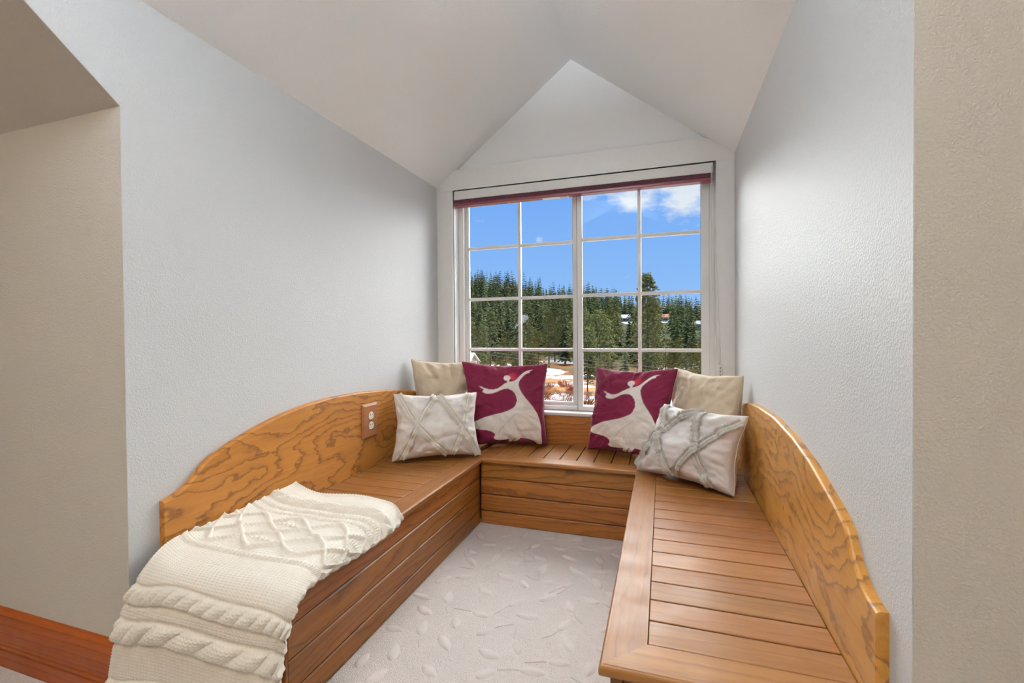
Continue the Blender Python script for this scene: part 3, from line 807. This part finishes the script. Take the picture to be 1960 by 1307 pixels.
r_, body, cu, uv = place('throw_cushion', [(.212,-.140,.748),(.657,-.045,.735),(.668,-.105,.325),(.290,-.228,.325)], .145, 1.7, MAT['print'],
      'maroon cushion printed with a white dancer, next to the cream-fringed cushion', None, n=170, pull=.085, wr=.012)
printed(body, uv)
r_, body, cu, uv = place('throw_cushion', [(.912,-.035,.720),(1.297,-.150,.727),(1.240,-.265,.325),(.878,-.125,.325)], .16, 6.2, MAT['print'],
      'maroon cushion printed with a white dancer, next to the grey-fringed cushion', None, n=170, pull=.085, wr=.012)
printed(body, uv)

def fringe_band(cu, pts_uv, width, mat, parent, seed):
    """tufted band along a path on the cushion front: core strip plus two rows of tufts"""
    rg = random.Random(seed); vs, fs = [], []
    P = catmull(np.array(pts_uv, float), 70)
    W3 = [Vector(cu.point(max(-.985, min(.985, p[0])), max(-.985, min(.985, p[1])), 1)) for p in P]
    nrm = Vector(cu.n)
    for i in range(len(W3)-1):
        a, b = W3[i], W3[i+1]; tg_ = (b-a).normalized(); sd_ = tg_.cross(nrm).normalized()
        for k in range(9):
            f = (k+rg.random())/9; base = a.lerp(b, f)
            for s_ in (-1, 1):
                q0 = base + sd_*s_*width*.18 + nrm*.0005
                L = width*rg.uniform(.45, .85)
                tip = q0 + sd_*s_*L*.8 + nrm*rg.uniform(.005, .012) + tg_*rg.uniform(-.004, .004)
                md = q0.lerp(tip, .5) + nrm*.0045
                wv = tg_*rg.uniform(.0010, .0018)
                i0 = len(vs); vs += [q0-wv, q0+wv, md+wv*1.2, md-wv*1.2, tip]
                fs += [(i0, i0+1, i0+2, i0+3), (i0+3, i0+2, i0+4)]
    i0 = len(vs)
    v2, f2 = tube_data([p+nrm*.001 for p in W3], width*.26, 6)
    vs += v2; fs += [tuple(i0+q for q in f) for f in f2]
    return mesh('fringe_band', vs, fs, mat, parent, False)
r_, body, cu, uv = place('lumbar_cushion', [(.030,-.512,.616),(.370,-.322,.612),(.412,-.378,.325),(.072,-.600,.325)], .165, 12.3, MAT['whitec'],
      'white lumbar cushion with cream fringe crosses beside the outlet', None, pull=.10, wr=.016)
for i, pth in enumerate(([(-.90,-.97),(-.55,-.15),(-.15,.45),(.22,.97)], [(-.80,.97),(-.50,.15),(-.30,-.35),(-.02,-.97)],
                         [(.04,-.97),(.40,-.20),(.70,.40),(.93,.97)], [(.30,.97),(.52,.30),(.66,-.25),(.80,-.97)])):
    fringe_band(cu, pth, .024, MAT['fringe'], body, 40+i)
r_, body, cu, uv = place('lumbar_cushion', [(1.238,-.325,.590),(1.524,-.560,.592),(1.466,-.640,.325),(1.128,-.410,.325)], .17, 15.9, MAT['whitec2'],
      'pale lumbar cushion with grey fringe crosses on the bare slatted seat', None, pull=.10, wr=.016)
for i, pth in enumerate(([(-.80,-.97),(-.62,-.35),(-.42,.25),(-.10,.97)], [(-.95,.93),(-.72,.25),(-.35,-.45),(.15,-.95),],
                         [(.16,-.97),(.26,-.2),(.40,.35),(.66,.97)], [(-.02,.97),(.22,.35),(.55,-.15),(.96,-.80)])):
    fringe_band(cu, pth, .025, MAT['fringe2'], body, 60+i)

# ------------------------------------------------------------------ knitted throw
ST = [ # five points across (backrest side .. seat front side) at each station along its length
 [(.030,-1.127,.392),(.10,-1.088,.348),(.25,-1.064,.342),(.385,-1.088,.342),(.450,-1.127,.326)],
 [(.030,-1.175,.389),(.10,-1.14,.349),(.25,-1.13,.345),(.395,-1.14,.343),(.456,-1.16,.310)],
 [(.030,-1.250,.385),(.10,-1.235,.350),(.25,-1.23,.348),(.405,-1.23,.344),(.457,-1.25,.304)],
 [(.030,-1.361,.377),(.10,-1.355,.350),(.25,-1.35,.348),(.405,-1.35,.345),(.455,-1.35,.305)],
 [(.030,-1.474,.376),(.10,-1.475,.350),(.25,-1.475,.349),(.410,-1.47,.346),(.456,-1.455,.316)],
 [(.030,-1.560,.368),(.10,-1.565,.350),(.25,-1.57,.350),(.412,-1.565,.347),(.464,-1.545,.322)],
 [(.040,-1.618,.338),(.12,-1.622,.336),(.27,-1.625,.334),(.425,-1.618,.330),(.480,-1.60,.306)],
 [(.024,-1.648,.275),(.11,-1.648,.272),(.26,-1.648,.270),(.420,-1.640,.266),(.474,-1.624,.255)],
 [(.002,-1.658,.205),(.09,-1.655,.203),(.25,-1.652,.202),(.412,-1.645,.200),(.465,-1.628,.195)],
 [(-.018,-1.662,.095),(.08,-1.657,.095),(.24,-1.654,.095),(.405,-1.648,.095),(.455,-1.632,.095)],
 [(-.028,-1.668,.014),(.07,-1.662,.014),(.235,-1.658,.014),(.398,-1.652,.014),(.448,-1.638,.014)]]
NS, NW = 520, 230
ST = np.array(ST)
cross = np.stack([catmull(ST[i], NW) for i in range(len(ST))])         # stations x NW x 3
# arc-length like station parameter
seg = np.linalg.norm(np.diff(ST[:, 2], axis=0), axis=1); cum = np.concatenate([[0], np.cumsum(seg)]); total = cum[-1]
fine = np.stack([catmull(cross[:, j], 400) for j in range(NW)], axis=1)
fs_ = np.interp(np.linspace(0, len(ST)-1, 400), np.arange(len(ST)), cum)
sarr = np.linspace(0, total, NS)
base = np.stack([np.stack([np.interp(sarr, fs_, fine[:, j, k]) for k in range(3)], -1) for j in range(NW)], axis=1)
# rounded far corners
def normals(Pg):
    du = np.gradient(Pg, axis=0); dv = np.gradient(Pg, axis=1)
    nn = np.cross(du, dv); nn /= np.linalg.norm(nn, axis=-1, keepdims=True)+1e-12
    if nn[NS//4, NW//2, 2] < 0: nn = -nn
    return nn
nrm = normals(base)
Sg, Wg = np.meshgrid(sarr, np.linspace(0, .46, NW), indexing='ij')
def gauss(x, c, s): return np.exp(-((x-c)/s)**2)
rs = np.random.RandomState(3)
disp = np.zeros_like(Sg)
# stitches
stx, sty = .0085, .0072
kn = np.abs(np.sin(np.pi*Wg/stx))**.7*(0.6+.4*np.sin(2*np.pi*(Sg/sty+np.abs((Wg/stx) % 1-.5)*1.2)))
disp += .0028*kn
wav = .006*np.sin(Wg*17+1.0)+.004*np.sin(Wg*31)
def cable(c, half, pitch, amp):
    x = (Sg-c-wav)/half; env = np.clip(1-x*x, 0, None)**.6
    tw = np.abs(np.sin(np.pi*(Wg/pitch)+x*1.25))
    return amp*env*(.22+.78*tw**.75) - .35*amp*(gauss(np.abs(x), 1.18, .22))
def ridge(c, half, amp):
    x = (Sg-c-wav)/half; env = np.clip(1-x*x, 0, None)**.6
    return amp*env*(.75+.25*np.sin(2*np.pi*(Wg/.011)+x*2)) - .3*amp*gauss(np.abs(x), 1.25, .25)
disp += cable(.125, .021, .058, .017)
disp += ridge(.178, .011, .008)
disp += ridge(.212, .008, .006)
# diamond lattice made of raised double lines
def lattice(c0, c1, per, amp):
    m = (c1-c0)/2; ctr = (c0+c1)/2; x = (Sg-ctr-wav)/m
    tri = np.abs(((Wg/per) % 1)*2-1)*2-1; tri = .6*tri+.4*np.sin(tri*np.pi/2)
    out = np.zeros_like(Sg)
    for off in (.0, .0):
        pass
    for sgn in (1, -1):
        dl = np.abs(x-sgn*tri*.92)
        out = np.maximum(out, amp*np.clip(1-(dl/.17)**2, 0, None)**.7)
    # bobbles inside the diamonds
    for k in range(-1, 6):
        for h2 in (0, .5):
            wc = (k+h2)*per; 
            bb_ = ((Wg-wc)/(per*.16))**2+((x-0)/.14)**2
            if h2 == 0: out = np.maximum(out, amp*.9*np.clip(1-bb_, 0, None)**.5*(.7+.3*np.sin(Wg*2*np.pi/.012)))
    return np.where(np.abs(x) < 1.15, out, 0)
disp += lattice(.230, .330, .20, .0095)*.95
disp += np.where(Sg > .326, lattice(.322, .425, .20, .0095), 0)
disp += ridge(.445, .009, .007)
disp += cable(.615, .018, .030, .013)
disp += cable(.700, .025, .060, .015)
disp += ridge(.82, .010, .006)
# folded, uneven lie
lump = np.array([[mnoise.fractal(Vector((sarr[i]*7, j/NW*3.2, 2.0)), 1.0, 2.0, 2) for j in range(0, NW, 10)] for i in range(0, NS, 10)])
li = np.array([np.interp(np.arange(NS), np.arange(0, NS, 10), lump[:, k]) for k in range(lump.shape[1])]).T
li = np.array([np.interp(np.arange(NW), np.arange(0, NW, 10), li[i]) for i in range(NS)])
disp += .006*np.clip(li, -.6, 1)
# hem and side selvedge
disp += .005*gauss(Sg, .012, .012) + .002*gauss(Wg, .452, .010)*(1+.6*np.sin(2*np.pi*Sg/.05)) + .003*gauss(Wg, .004, .010)
ed = np.minimum(Wg/.006, (.46-Wg)/.006).clip(0, 1); ed = np.minimum(ed, (Sg/.008).clip(0, 1))
top = base + nrm*(disp*ed)[..., None]
# scalloped side edges
sc_ = .006*np.sin(2*np.pi*Sg/.047)+.004*np.sin(2*np.pi*Sg/.021+1)
top[..., 0] += .5*sc_*gauss(Wg, .46, .03) - .5*sc_*gauss(Wg, 0, .03)*0
bot = base - nrm*.011
bot[..., 0] += .5*sc_*gauss(Wg, .46, .03)
vs = np.concatenate([top.reshape(-1, 3), bot[::4, ::4].reshape(-1, 3)])
I = np.arange(NS*NW).reshape(NS, NW)
faces = np.stack([I[:-1, :-1], I[1:, :-1], I[1:, 1:], I[:-1, 1:]], -1).reshape(-1, 4).tolist()
nb0, nb1 = bot[::4, ::4].shape[:2]; J = np.arange(nb0*nb1).reshape(nb0, nb1)+NS*NW
faces += np.stack([J[:-1, :-1], J[:-1, 1:], J[1:, 1:], J[1:, :-1]], -1).reshape(-1, 4).tolist()
ri, ci = np.arange(0, NS, 4), np.arange(0, NW, 4)
def skirt(tops, bots):
    for a, b in zip(range(len(bots)-1), range(1, len(bots))):
        t0 = tops[a*4:b*4+1]
        faces.append([int(bots[a])]+[int(x) for x in t0]+[int(bots[b])])
skirt(I[0, :], J[0, :]); skirt(I[:, 0], J[:, 0]); skirt(I[:, ci[-1]] if ci[-1] == NW-1 else I[:, NW-1], J[:, -1]); skirt(I[-1, :], J[-1, :])
thr = mesh('knitted_throw', vs, faces, MAT['wool'], None, True)
tag(thr, 'cream cable-knit throw draped over the end of the oak bench', 'blanket')

# ------------------------------------------------------------------ added fill uplights, unseen behind the viewpoint
MAT['brass'] = plain('brushed_metal', (0.55, 0.5, 0.42), 0.35, 0.8)
# invented bowls, bouncing extra light off the ceilings to brighten alcove and room
def uplight(ux, uy, uz, ztop, rad, col, power, label):
    m = bpy.data.materials.new('fill_diffuser'); m.use_nodes = True
    t = NT(m.node_tree); t.n.remove(t.n['Principled BSDF'])
    em = t.new('ShaderNodeEmission'); em.inputs[0].default_value = (*col, 1); em.inputs[1].default_value = power
    t.l.new(em.outputs[0], t.n['Material Output'].inputs[0])
    ul = empty('fill_uplight', (ux, uy, ztop)); tag(ul, label, 'lamp')
    bm = bmesh.new(); bmesh.ops.create_uvsphere(bm, u_segments=40, v_segments=20, radius=rad)
    for q in list(bm.verts):
        if q.co.z > .001: bm.verts.remove(q)
    for q in bm.verts: q.co.z *= .45
    from_bm('bowl', bm, MAT['brass'], ul, True, (ux, uy, uz))
    bm = bmesh.new(); bmesh.ops.create_circle(bm, cap_ends=True, segments=40, radius=rad*.833)
    from_bm('diffuser', bm, m, ul, False, (ux, uy, uz-.012))
    tube('stem', [(ux, uy, uz-.10), (ux, uy, ztop)], .008, MAT['brass'], ul, 8)
uplight(.78, -3.55, 2.20, ZC, .27, (1.0, 0.74, 0.44), 78.0, 'added warm fill uplight, unseen, under the flat ceiling of the main room')  # added warm fill, standing in for the room's own lamp light
uplight(.778, -2.45, 1.95, ZK+SLOPE*(2.45-D)+.22, .27, (0.84, 0.93, 1.0), 212.0, 'added cool fill uplight, unseen, at the mouth of the dormer')  # cool fill added to lift the alcove beyond its window daylight

# ------------------------------------------------------------------ outside: land, forest, houses
def ridge_h(az):
    return np.interp(az, [-60, -30, -24, -20, -17, -13.5, -10.5, -8, -5, -2, 2, 4.2, 10, 40], [22, 22, 21.5, 21, 18.5, 14.3, 12.8, 13.8, 9.6, 7.4, 6.6, 3.8, 2, 2])
def ground(x, y):
    az = math.degrees(math.atan2(x-CAM.x, y-CAM.y)); r = math.hypot(x-CAM.x, y-CAM.y)
    near = -3.6 - .055*min(r, 55)
    hill = np.interp(r, [0, 75, 110, 160, 232, 300, 500], [0, 0, .13, .42, 1.0, .95, .5])
    z = near + hill*(ridge_h(az)+6.6)
    z += .8*mnoise.noise(Vector((x*.03, y*.03, 0)))*min(1, r/40)
    return z
nx_, ny_ = 90, 90
xs = np.linspace(-260, 200, nx_); ys = np.concatenate([np.linspace(2.0, 60, 35), np.linspace(64, 480, ny_-35)])
vs = [(x, y, ground(x, y)) for y in ys for x in xs]
fs = [(j*nx_+i, j*nx_+i+1, (j+1)*nx_+i+1, (j+1)*nx_+i) for j in range(len(ys)-1) for i in range(nx_-1)]
tag(mesh('hillside', vs, fs, MAT['land'], None, True), 'brown hillside with snow patches beyond the window', None, kind='structure')

def fir_data(seed, levels=26, rad=.17, droop=.35, gaps=.0):
    """unit-height conifer crown: whorls of layered drooping sprays"""
    rg = random.Random(seed); vs, fs = [], []
    for lv in range(levels):
        z = .10+.88*lv/levels; Lr = rad*(1-((z-.10)/.92))**.75*(.85 if lv < 2 else 1)+.006
        nb = max(5, int(11*(1-z*.5)))
        for k in range(nb):
            if rg.random() < gaps: continue
            an = 2*math.pi*(k+rg.random()*.9)/nb+lv*1.1; L = Lr*rg.uniform(.65, 1.2)
            dx, dy = math.cos(an), math.sin(an); nx, ny = -dy, dx
            z0 = z+rg.uniform(-.012, .012); up = rg.uniform(.0, .05)
            for sgm in range(3):
                f0, f1 = (.10, .55) if sgm == 0 else ((.35, .8) if sgm == 1 else (.6, 1.0))
                wv = L*rg.uniform(.20, .32)*(1.05-f0*.5)
                def pt(f, s): return (dx*L*f+nx*s, dy*L*f+ny*s, z0+up*L*f-droop*L*f*f+rg.uniform(-.006, .006))
                i0 = len(vs); vs += [pt(f0, 0), pt((f0+f1)/2, wv), pt(f1, 0), pt((f0+f1)/2, -wv)]
                tz = vs[i0]; vs[i0] = (tz[0], tz[1], tz[2]+.012)
                fs += [(i0, i0+1, i0+2), (i0, i0+2, i0+3)]
    # leader
    i0 = len(vs); vs += [(.006, 0, .95), (-.003, .005, .95), (-.003, -.005, .95), (0, 0, 1.0)]; fs += [(i0, i0+1, i0+3), (i0+1, i0+2, i0+3), (i0+2, i0, i0+3)]
    return vs, fs
def pine_data(seed, n=230, rad=.20, low=.18):
    """open-crowned pine: clumps of needle tufts"""
    rg = random.Random(seed); vs, fs = [], []
    for c in range(n):
        z = low+(.98-low)*rg.random()**.85
        prof_ = math.sin(math.pi*min(1, max(0, (z-low+.05)/(1.08-low)))**.72)**.8
        r = rad*prof_*rg.uniform(.35, 1.0); an = rg.uniform(0, 2*math.pi)
        cx_, cy_ = r*math.cos(an), r*math.sin(an); s = rg.uniform(.018, .036)
        for k in range(9):
            a1, e1 = rg.uniform(0, 2*math.pi), rg.uniform(-.5, 1.0)
            d_ = Vector((math.cos(a1)*math.cos(e1), math.sin(a1)*math.cos(e1), math.sin(e1)))
            o_ = d_.orthogonal().normalized()*s*.30
            p0 = Vector((cx_, cy_, z))+d_*s*.1; p1 = Vector((cx_, cy_, z))+d_*s*rg.uniform(.8, 1.25)
            i0 = len(vs); vs += [p0, p0.lerp(p1, .55)+o_, p1, p0.lerp(p1, .55)-o_]; fs += [(i0, i0+1, i0+2), (i0, i0+2, i0+3)]
    return vs, fs
def trunk_data(r0, top):
    return tube_data([(0, 0, -.03), (0.002, 0, top*.4), (0, .002, top*.8), (0, 0, top)], [r0, r0*.8, r0*.45, r0*.12], 6)
def mk_mesh(name, data, mat):
    me = bpy.data.meshes.new(name); me.from_pydata([tuple(v) for v in data[0]], [], data[1]); me.update(); me.materials.append(mat); return me
firs = [mk_mesh('crown', fir_data(10+i, 26 if i % 2 else 22, .15+.02*(i % 3), .30+.08*(i % 2)), MAT['fir']) for i in range(5)]
pines = [mk_mesh('crown', pine_data(30+i, 210+20*i, .19+.015*i), MAT['pine']) for i in range(4)]
far_firs = []
for i in range(3):   # crown and trunk in one for the far slope, where the parts no longer show
    v1, f1 = fir_data(50+i, 18, .15+.015*i, .32)
    far_firs.append(mk_mesh('conifer', (v1, f1), MAT['fir']))
trunkm = mk_mesh('trunk', trunk_data(.014, .9), MAT['bark'])
stuff_src = [fir_data(90+i, 11, .17, .34) for i in range(6)]
def polar(az, r): return CAM.x+r*math.sin(R(az)), CAM.y+r*math.cos(R(az))
rt = random.Random(21)
def house_r(az, el):
    for r in range(110, 230):
        x, y = polar(az, r)
        if (ground(x, y)-CAM.z)/r > math.tan(R(el)): return r
    return 200
houses = [(a, house_r(a, e), e, 7.0) for a, e in ((.06, 1.15), (-4.45, 1.15), (3.95, 1.3))]
def blocks(az, r, z, h):
    for ha, hr, el, wd in houses:
        if abs(az-ha) < (.8 if ha == .06 else .5) and r < hr+6:
            top_el = math.degrees(math.atan2(z+h-CAM.z, r))
            if top_el > el+.1 or abs(r-hr) < 6: return True
    return False
spots = []
def try_tree(az, r, h, kind, dmin):
    x, y = polar(az, r)
    rad = h*(.235 if kind == 'pine' else .20)
    if any((x-a)**2+(y-b)**2 < (.95*(rad+c))**2 for a, b, c in spots): return
    if any((x-polar(a, q)[0])**2+(y-polar(a, q)[1])**2 < 64 for a, q, e_, w_ in houses): return
    z = ground(x, y)
    if blocks(az, r, z, h): return
    spots.append((x, y, rad))
    if kind == 'far':
        o = obj('conifer_tree', rt.choice(far_firs), None, (x, y, z-.2), (0, 0, rt.uniform(0, 6.3)))
        o.scale = (h*rt.uniform(1.05, 1.25),)*2+(h,)
        tag(o, 'small dark conifer among the dense forest covering the far hillside', 'tree', 'conifers on the far hillside')
        return
    e = empty('conifer_tree' if kind == 'fir' else 'pine_tree', (x, y, z-.2), rt.uniform(0, 6.3))
    wf = h*rt.uniform(1.0, 1.2)
    e.scale = (wf, wf, h)
    for nm, me in (('crown', rt.choice(firs if kind == 'fir' else pines)), ('trunk', trunkm)):
        c = bpy.data.objects.new(nm, me); C.objects.link(c); c.parent = e
    tag(e, 'tall layered fir at the foot of the hill in the valley' if kind == 'fir' else 'bushy olive-green pine at the foot of the hill in the valley', 'tree',
        'firs at the foot of the hill' if kind == 'fir' else 'pines at the foot of the hill')
    return e
big = try_tree(-1.75, 58, 14.6, 'pine', 1)
big.children[0].data = mk_mesh('crown', pine_data(77, 520, .165, .10), MAT['pine'])
tag(big, 'tallest dark pine standing up against the sky in front of the hill', 'tree'); del big['group']
big.scale = (12.5, 12.5, big.scale[2])
# near valley trees, leaving the brushy clearing open
for az, r, h, k in [(-22.6, 66, 8.5, 'pine'), (-20.9, 74, 11, 'pine'), (-19.0, 62, 7, 'pine'), (-17.2, 78, 11, 'fir'), (-16.2, 70, 9, 'pine'), (-14.9, 64, 7.5, 'pine'), (-13.6, 88, 11.5, 'pine'), (-11.6, 92, 12, 'fir'), (-10.2, 80, 8.5, 'pine'),
                    (-8.6, 76, 11, 'fir'), (-7.4, 68, 10, 'pine'), (-6.2, 78, 11.5, 'fir'), (-5.0, 70, 7.4, 'pine'), (-3.6, 62, 7, 'fir'), (0.3, 64, 6.6, 'pine'), (1.7, 70, 7.0, 'pine'), (3.1, 62, 6.6, 'pine'), (4.6, 74, 8.0, 'fir'), (6.5, 66, 8, 'pine'), (9, 72, 9, 'fir'), (-25, 72, 10, 'fir'), (-28, 70, 10, 'pine'), (-31, 80, 11, 'fir'), (-21.8, 52, 5.0, 'pine'), (-19.6, 49, 4.4, 'pine'), (-17.6, 54, 5.0, 'pine'), (-15.8, 50, 4.6, 'pine'), (-8.9, 56, 6.0, 'pine'), (-6.8, 52, 5.2, 'pine'), (-4.4, 50, 5.4, 'fir'), (1.0, 52, 5.0, 'pine'), (2.6, 50, 5.2, 'pine'), (4.2, 54, 5.6, 'pine')]:
    try_tree(az, r, h*rt.uniform(.95, 1.1), k, 1.5)
for i in range(700):
    if len(spots) > 190: break
    try_tree(rt.uniform(-30, 9), rt.uniform(84, 138), rt.uniform(8.5, 12.5), rt.choice(('fir', 'pine', 'fir')), 4.4)
tries = 0
while len(spots) < 330 and tries < 4000:
    tries += 1
    try_tree(rt.uniform(-31, 10), 132+88*rt.random()**.9, rt.uniform(10.5, 14.5), 'far', 4.6)
# the rest of the forest, past the trees built one by one
fv, ff = [], []
for i in range(1500):
    az, r = rt.uniform(-38, 17), 224+50*rt.random()
    if i >= 800: az, r = rt.choice((rt.uniform(11.5, 36), rt.uniform(-50, -32.5))), rt.uniform(84, 232)
    h = rt.uniform(7, 14.0); x, y = polar(az, r); z = ground(x, y)
    if blocks(az, r, z, h): continue
    if any((x-a)**2+(y-b)**2 < 16 for a, b, c in spots if math.hypot(a-CAM.x, b-CAM.y) > 205): continue
    v1, f1 = stuff_src[i % len(stuff_src)]; an = rt.uniform(0, 6.283); ca, sa = math.cos(an)*h*1.25, math.sin(an)*h*1.25
    i0 = len(fv)
    fv += [(x+p[0]*ca-p[1]*sa, y+p[0]*sa+p[1]*ca, z-.2+p[2]*h) for p in v1]; ff += [tuple(i0+q for q in f) for f in f1]
tag(mesh('forest_fill', fv, ff, MAT['fir']), 'continuous conifer forest covering the hillside behind the valley trees', None, kind='stuff')

# dry brush thickets in the clearing
def brush_data(seed):
    rg = random.Random(seed); vs, fs = [], []
    for k in range(260):
        a1 = rg.uniform(0, 6.283); rr = rg.random()**.6; x0, y0 = rr*.5*math.cos(a1), rr*.5*math.sin(a1)
        x1, y1 = x0*1.6+rg.uniform(-.12, .12), y0*1.6+rg.uniform(-.12, .12); z1 = rg.uniform(.3, .75)
        i0 = len(vs); vs += [(x0-.008, y0, 0), (x0+.008, y0, 0), (x1+.004, y1+.01, z1), (x1-.012, y1, z1*.9)]; fs += [(i0, i0+1, i0+2, i0+3)]
    return vs, fs
bmsh = [mk_mesh('dry_shrub', brush_data(70+i), MAT['brush']) for i in range(3)]
for i in range(90):
    az, r = (rt.uniform(-15.5, -9.2), rt.uniform(30, 64)) if i < 62 else (rt.uniform(-24, 6), rt.uniform(40, 66))
    x, y = polar(az, r)
    if any((x-a)**2+(y-b)**2 < (c+1.3)**2 for a, b, c in spots): continue
    spots.append((x, y, 1.3)); o = obj('dry_shrub', bmsh[i % 3], None, (x, y, ground(x, y)-.05), (0, 0, rt.uniform(0, 6)))
    s = rt.uniform(1.2, 1.9); o.scale = (s, s, s*.8)
    tag(o, 'leafless russet shrub on the brown slope below the window', 'shrub', 'dry shrubs below the window')

def house(az, r, wd, hgt, roof, wall, label, snow):
    x, y = polar(az, r); z = ground(x, y); e = empty('house', (x, y, z)); e.rotation_euler = (0, 0, R(-8)); tag(e, label, 'house')
    d_ = wd*.6; rh = wd*.24
    def part(nm, v_, f_, m_): 
        o = mesh(nm, v_, f_, m_); o.parent = e; return o
    hw = wd/2; hd_ = d_/2
    part('walls', [(-hw,-hd_,-1),(hw,-hd_,-1),(hw,hd_,-1),(-hw,hd_,-1),(-hw,-hd_,hgt),(hw,-hd_,hgt),(hw,hd_,hgt),(-hw,hd_,hgt),(-hw,0,hgt+rh),(hw,0,hgt+rh)],
         [(0,1,5,4),(2,3,7,6),(1,2,6,9,5),(3,0,4,8,7)], wall)
    ov = .4
    part('roof', [(-hw-ov,-hd_-ov,hgt-.2),(hw+ov,-hd_-ov,hgt-.2),(hw+ov,0,hgt+rh+.1),(-hw-ov,0,hgt+rh+.1),(hw+ov,hd_+ov,hgt-.2),(-hw-ov,hd_+ov,hgt-.2),
                  (-hw-ov,-hd_-ov,hgt),(hw+ov,-hd_-ov,hgt),(hw+ov,0,hgt+rh+.3),(-hw-ov,0,hgt+rh+.3),(hw+ov,hd_+ov,hgt),(-hw-ov,hd_+ov,hgt)],
         [(0,1,2,3),(3,2,4,5),(9,8,7,6),(11,10,8,9),(0,6,7,1),(1,7,8,2),(2,8,10,4),(4,10,11,5),(5,11,9,3),(3,9,6,0)], roof)
    for k in (-.28, 0.05, .3):
        part('window', [(k*wd-.5,-hd_-.03,hgt*.35),(k*wd+.5,-hd_-.03,hgt*.35),(k*wd+.5,-hd_-.03,hgt*.75),(k*wd-.5,-hd_-.03,hgt*.75),
                        (k*wd-.5,-hd_+.05,hgt*.35),(k*wd+.5,-hd_+.05,hgt*.35),(k*wd+.5,-hd_+.05,hgt*.75),(k*wd-.5,-hd_+.05,hgt*.75)],
             [(0,1,2,3),(4,7,6,5),(0,4,5,1),(1,5,6,2),(2,6,7,3),(3,7,4,0)], MAT['hwin'])
    if snow:
        part('snow_bank', [(-hw*1.5,-hd_-5,-1.2),(hw*2.4,-hd_-5,-1.2),(hw*2.2,-hd_,.4),(-hw*1.3,-hd_,.5),(-hw*1.5,-hd_-5,-2.2),(hw*2.4,-hd_-5,-2.2),(hw*2.2,-hd_,-1),(-hw*1.3,-hd_,-1)],
             [(0,1,2,3),(7,6,5,4),(0,4,5,1),(1,5,6,2),(2,6,7,3),(3,7,4,0)], MAT['snow'])
house(.06, houses[0][1], 4.6, 2.2, MAT['houser'], MAT['housew'], 'small red-roofed house above a snow bank on the hillside', True)
house(-4.45, houses[1][1], 4.2, 2.0, MAT['snow'], MAT['housew'], 'small house with a snowy roof half hidden in the forest', True)
house(3.95, houses[2][1], 4.6, 2.6, MAT['houseg'], MAT['houseg'], 'small grey gabled house at the forest edge', False)

house(-25.2, 60, 5.0, 3.6, MAT['snow'], MAT['snow'], 'white shed with a snowy roof at the foot of the wooded hill', False)

# utility line crossing the valley on two poles
pa = polar(-33, 46); pb = polar(14, 46)
ends = []
for (x, y), lab in ((pa, 'wooden utility pole at the shaded forest end of the wires'), (pb, 'wooden utility pole at the open end of the wires')):
    z = ground(x, y); e = empty('utility_pole', (x, y, z)); tag(e, lab, 'pole')
    o = mesh('pole_shaft', *tube_data([(0, 0, -1), (0, 0, 9.5)], [.15, .11], 8), MAT['bark']); o.parent = e
    bm = bmesh.new(); box_bm(bm, (-.06, -1.1, 8.6), (.06, 1.1, 8.75)); o = from_bm('crossarm', bm, MAT['bark']); o.parent = e
    ends.append((x, y, z))
za = CAM.z-46*math.tan(R(.6)); zb = CAM.z-46*math.tan(R(5.6))
for k, dy in enumerate((-.8, 0, .8)):
    pts = []
    for i in range(25):
        f = i/24; pts.append((pa[0]+(pb[0]-pa[0])*f, pa[1]+(pb[1]-pa[1])*f+dy, za+(zb-za)*f-.5*4*f*(1-f)+k*.22))
    o = tube('power_line', pts, .010, MAT['wire'], None, 5); tag(o, 'thin overhead wire strung across the valley', 'wire', 'overhead wires across the valley')

# snowy porch roof of this house, just below the window
pr = empty('porch_roof', (1.9, 3.2, -.9)); tag(pr, 'pale porch roof slope just below the window', 'roof')
slab('roof_deck', [[(.34, 2.2, .10), (3.4, 2.2, .42), (3.4, 4.6, .12), (.34, 4.6, -.20)]], (0, 0, -.10), MAT['roofshingle'], pr)
slab('fascia', [[(.34, 4.6, -.19), (3.4, 4.6, .13), (3.4, 4.6, -.06), (.34, 4.6, -.38)]], (0, .04, 0), MAT['trimw'], pr)

# chimney smoke drifting among the trees
m = bpy.data.materials.new('smoke'); m.use_nodes = True
t = NT(m.node_tree); t.n.remove(t.n['Principled BSDF'])
pv = t.new('ShaderNodeVolumePrincipled'); pv.inputs['Color'].default_value = (.8, .82, .85, 1); pv.inputs['Density'].default_value = .35
t.l.new(pv.outputs[0], t.n['Material Output'].inputs['Volume'])
sx, sy = polar(-17.5, 84)
bm = bmesh.new()
for k in range(5):
    mt = Matrix.Translation((sx+k*.33, sy, CAM.z+84*math.tan(R(.75))+k*.42)) @ Matrix.Diagonal((.55+.10*k, .5, .40+.05*k, 1))
    bmesh.ops.create_icosphere(bm, subdivisions=2, radius=1.0, matrix=mt)
tag(from_bm('smoke_wisp', bm, m, None, True), 'small white wisp of smoke in front of the hillside forest', 'smoke', kind='stuff')
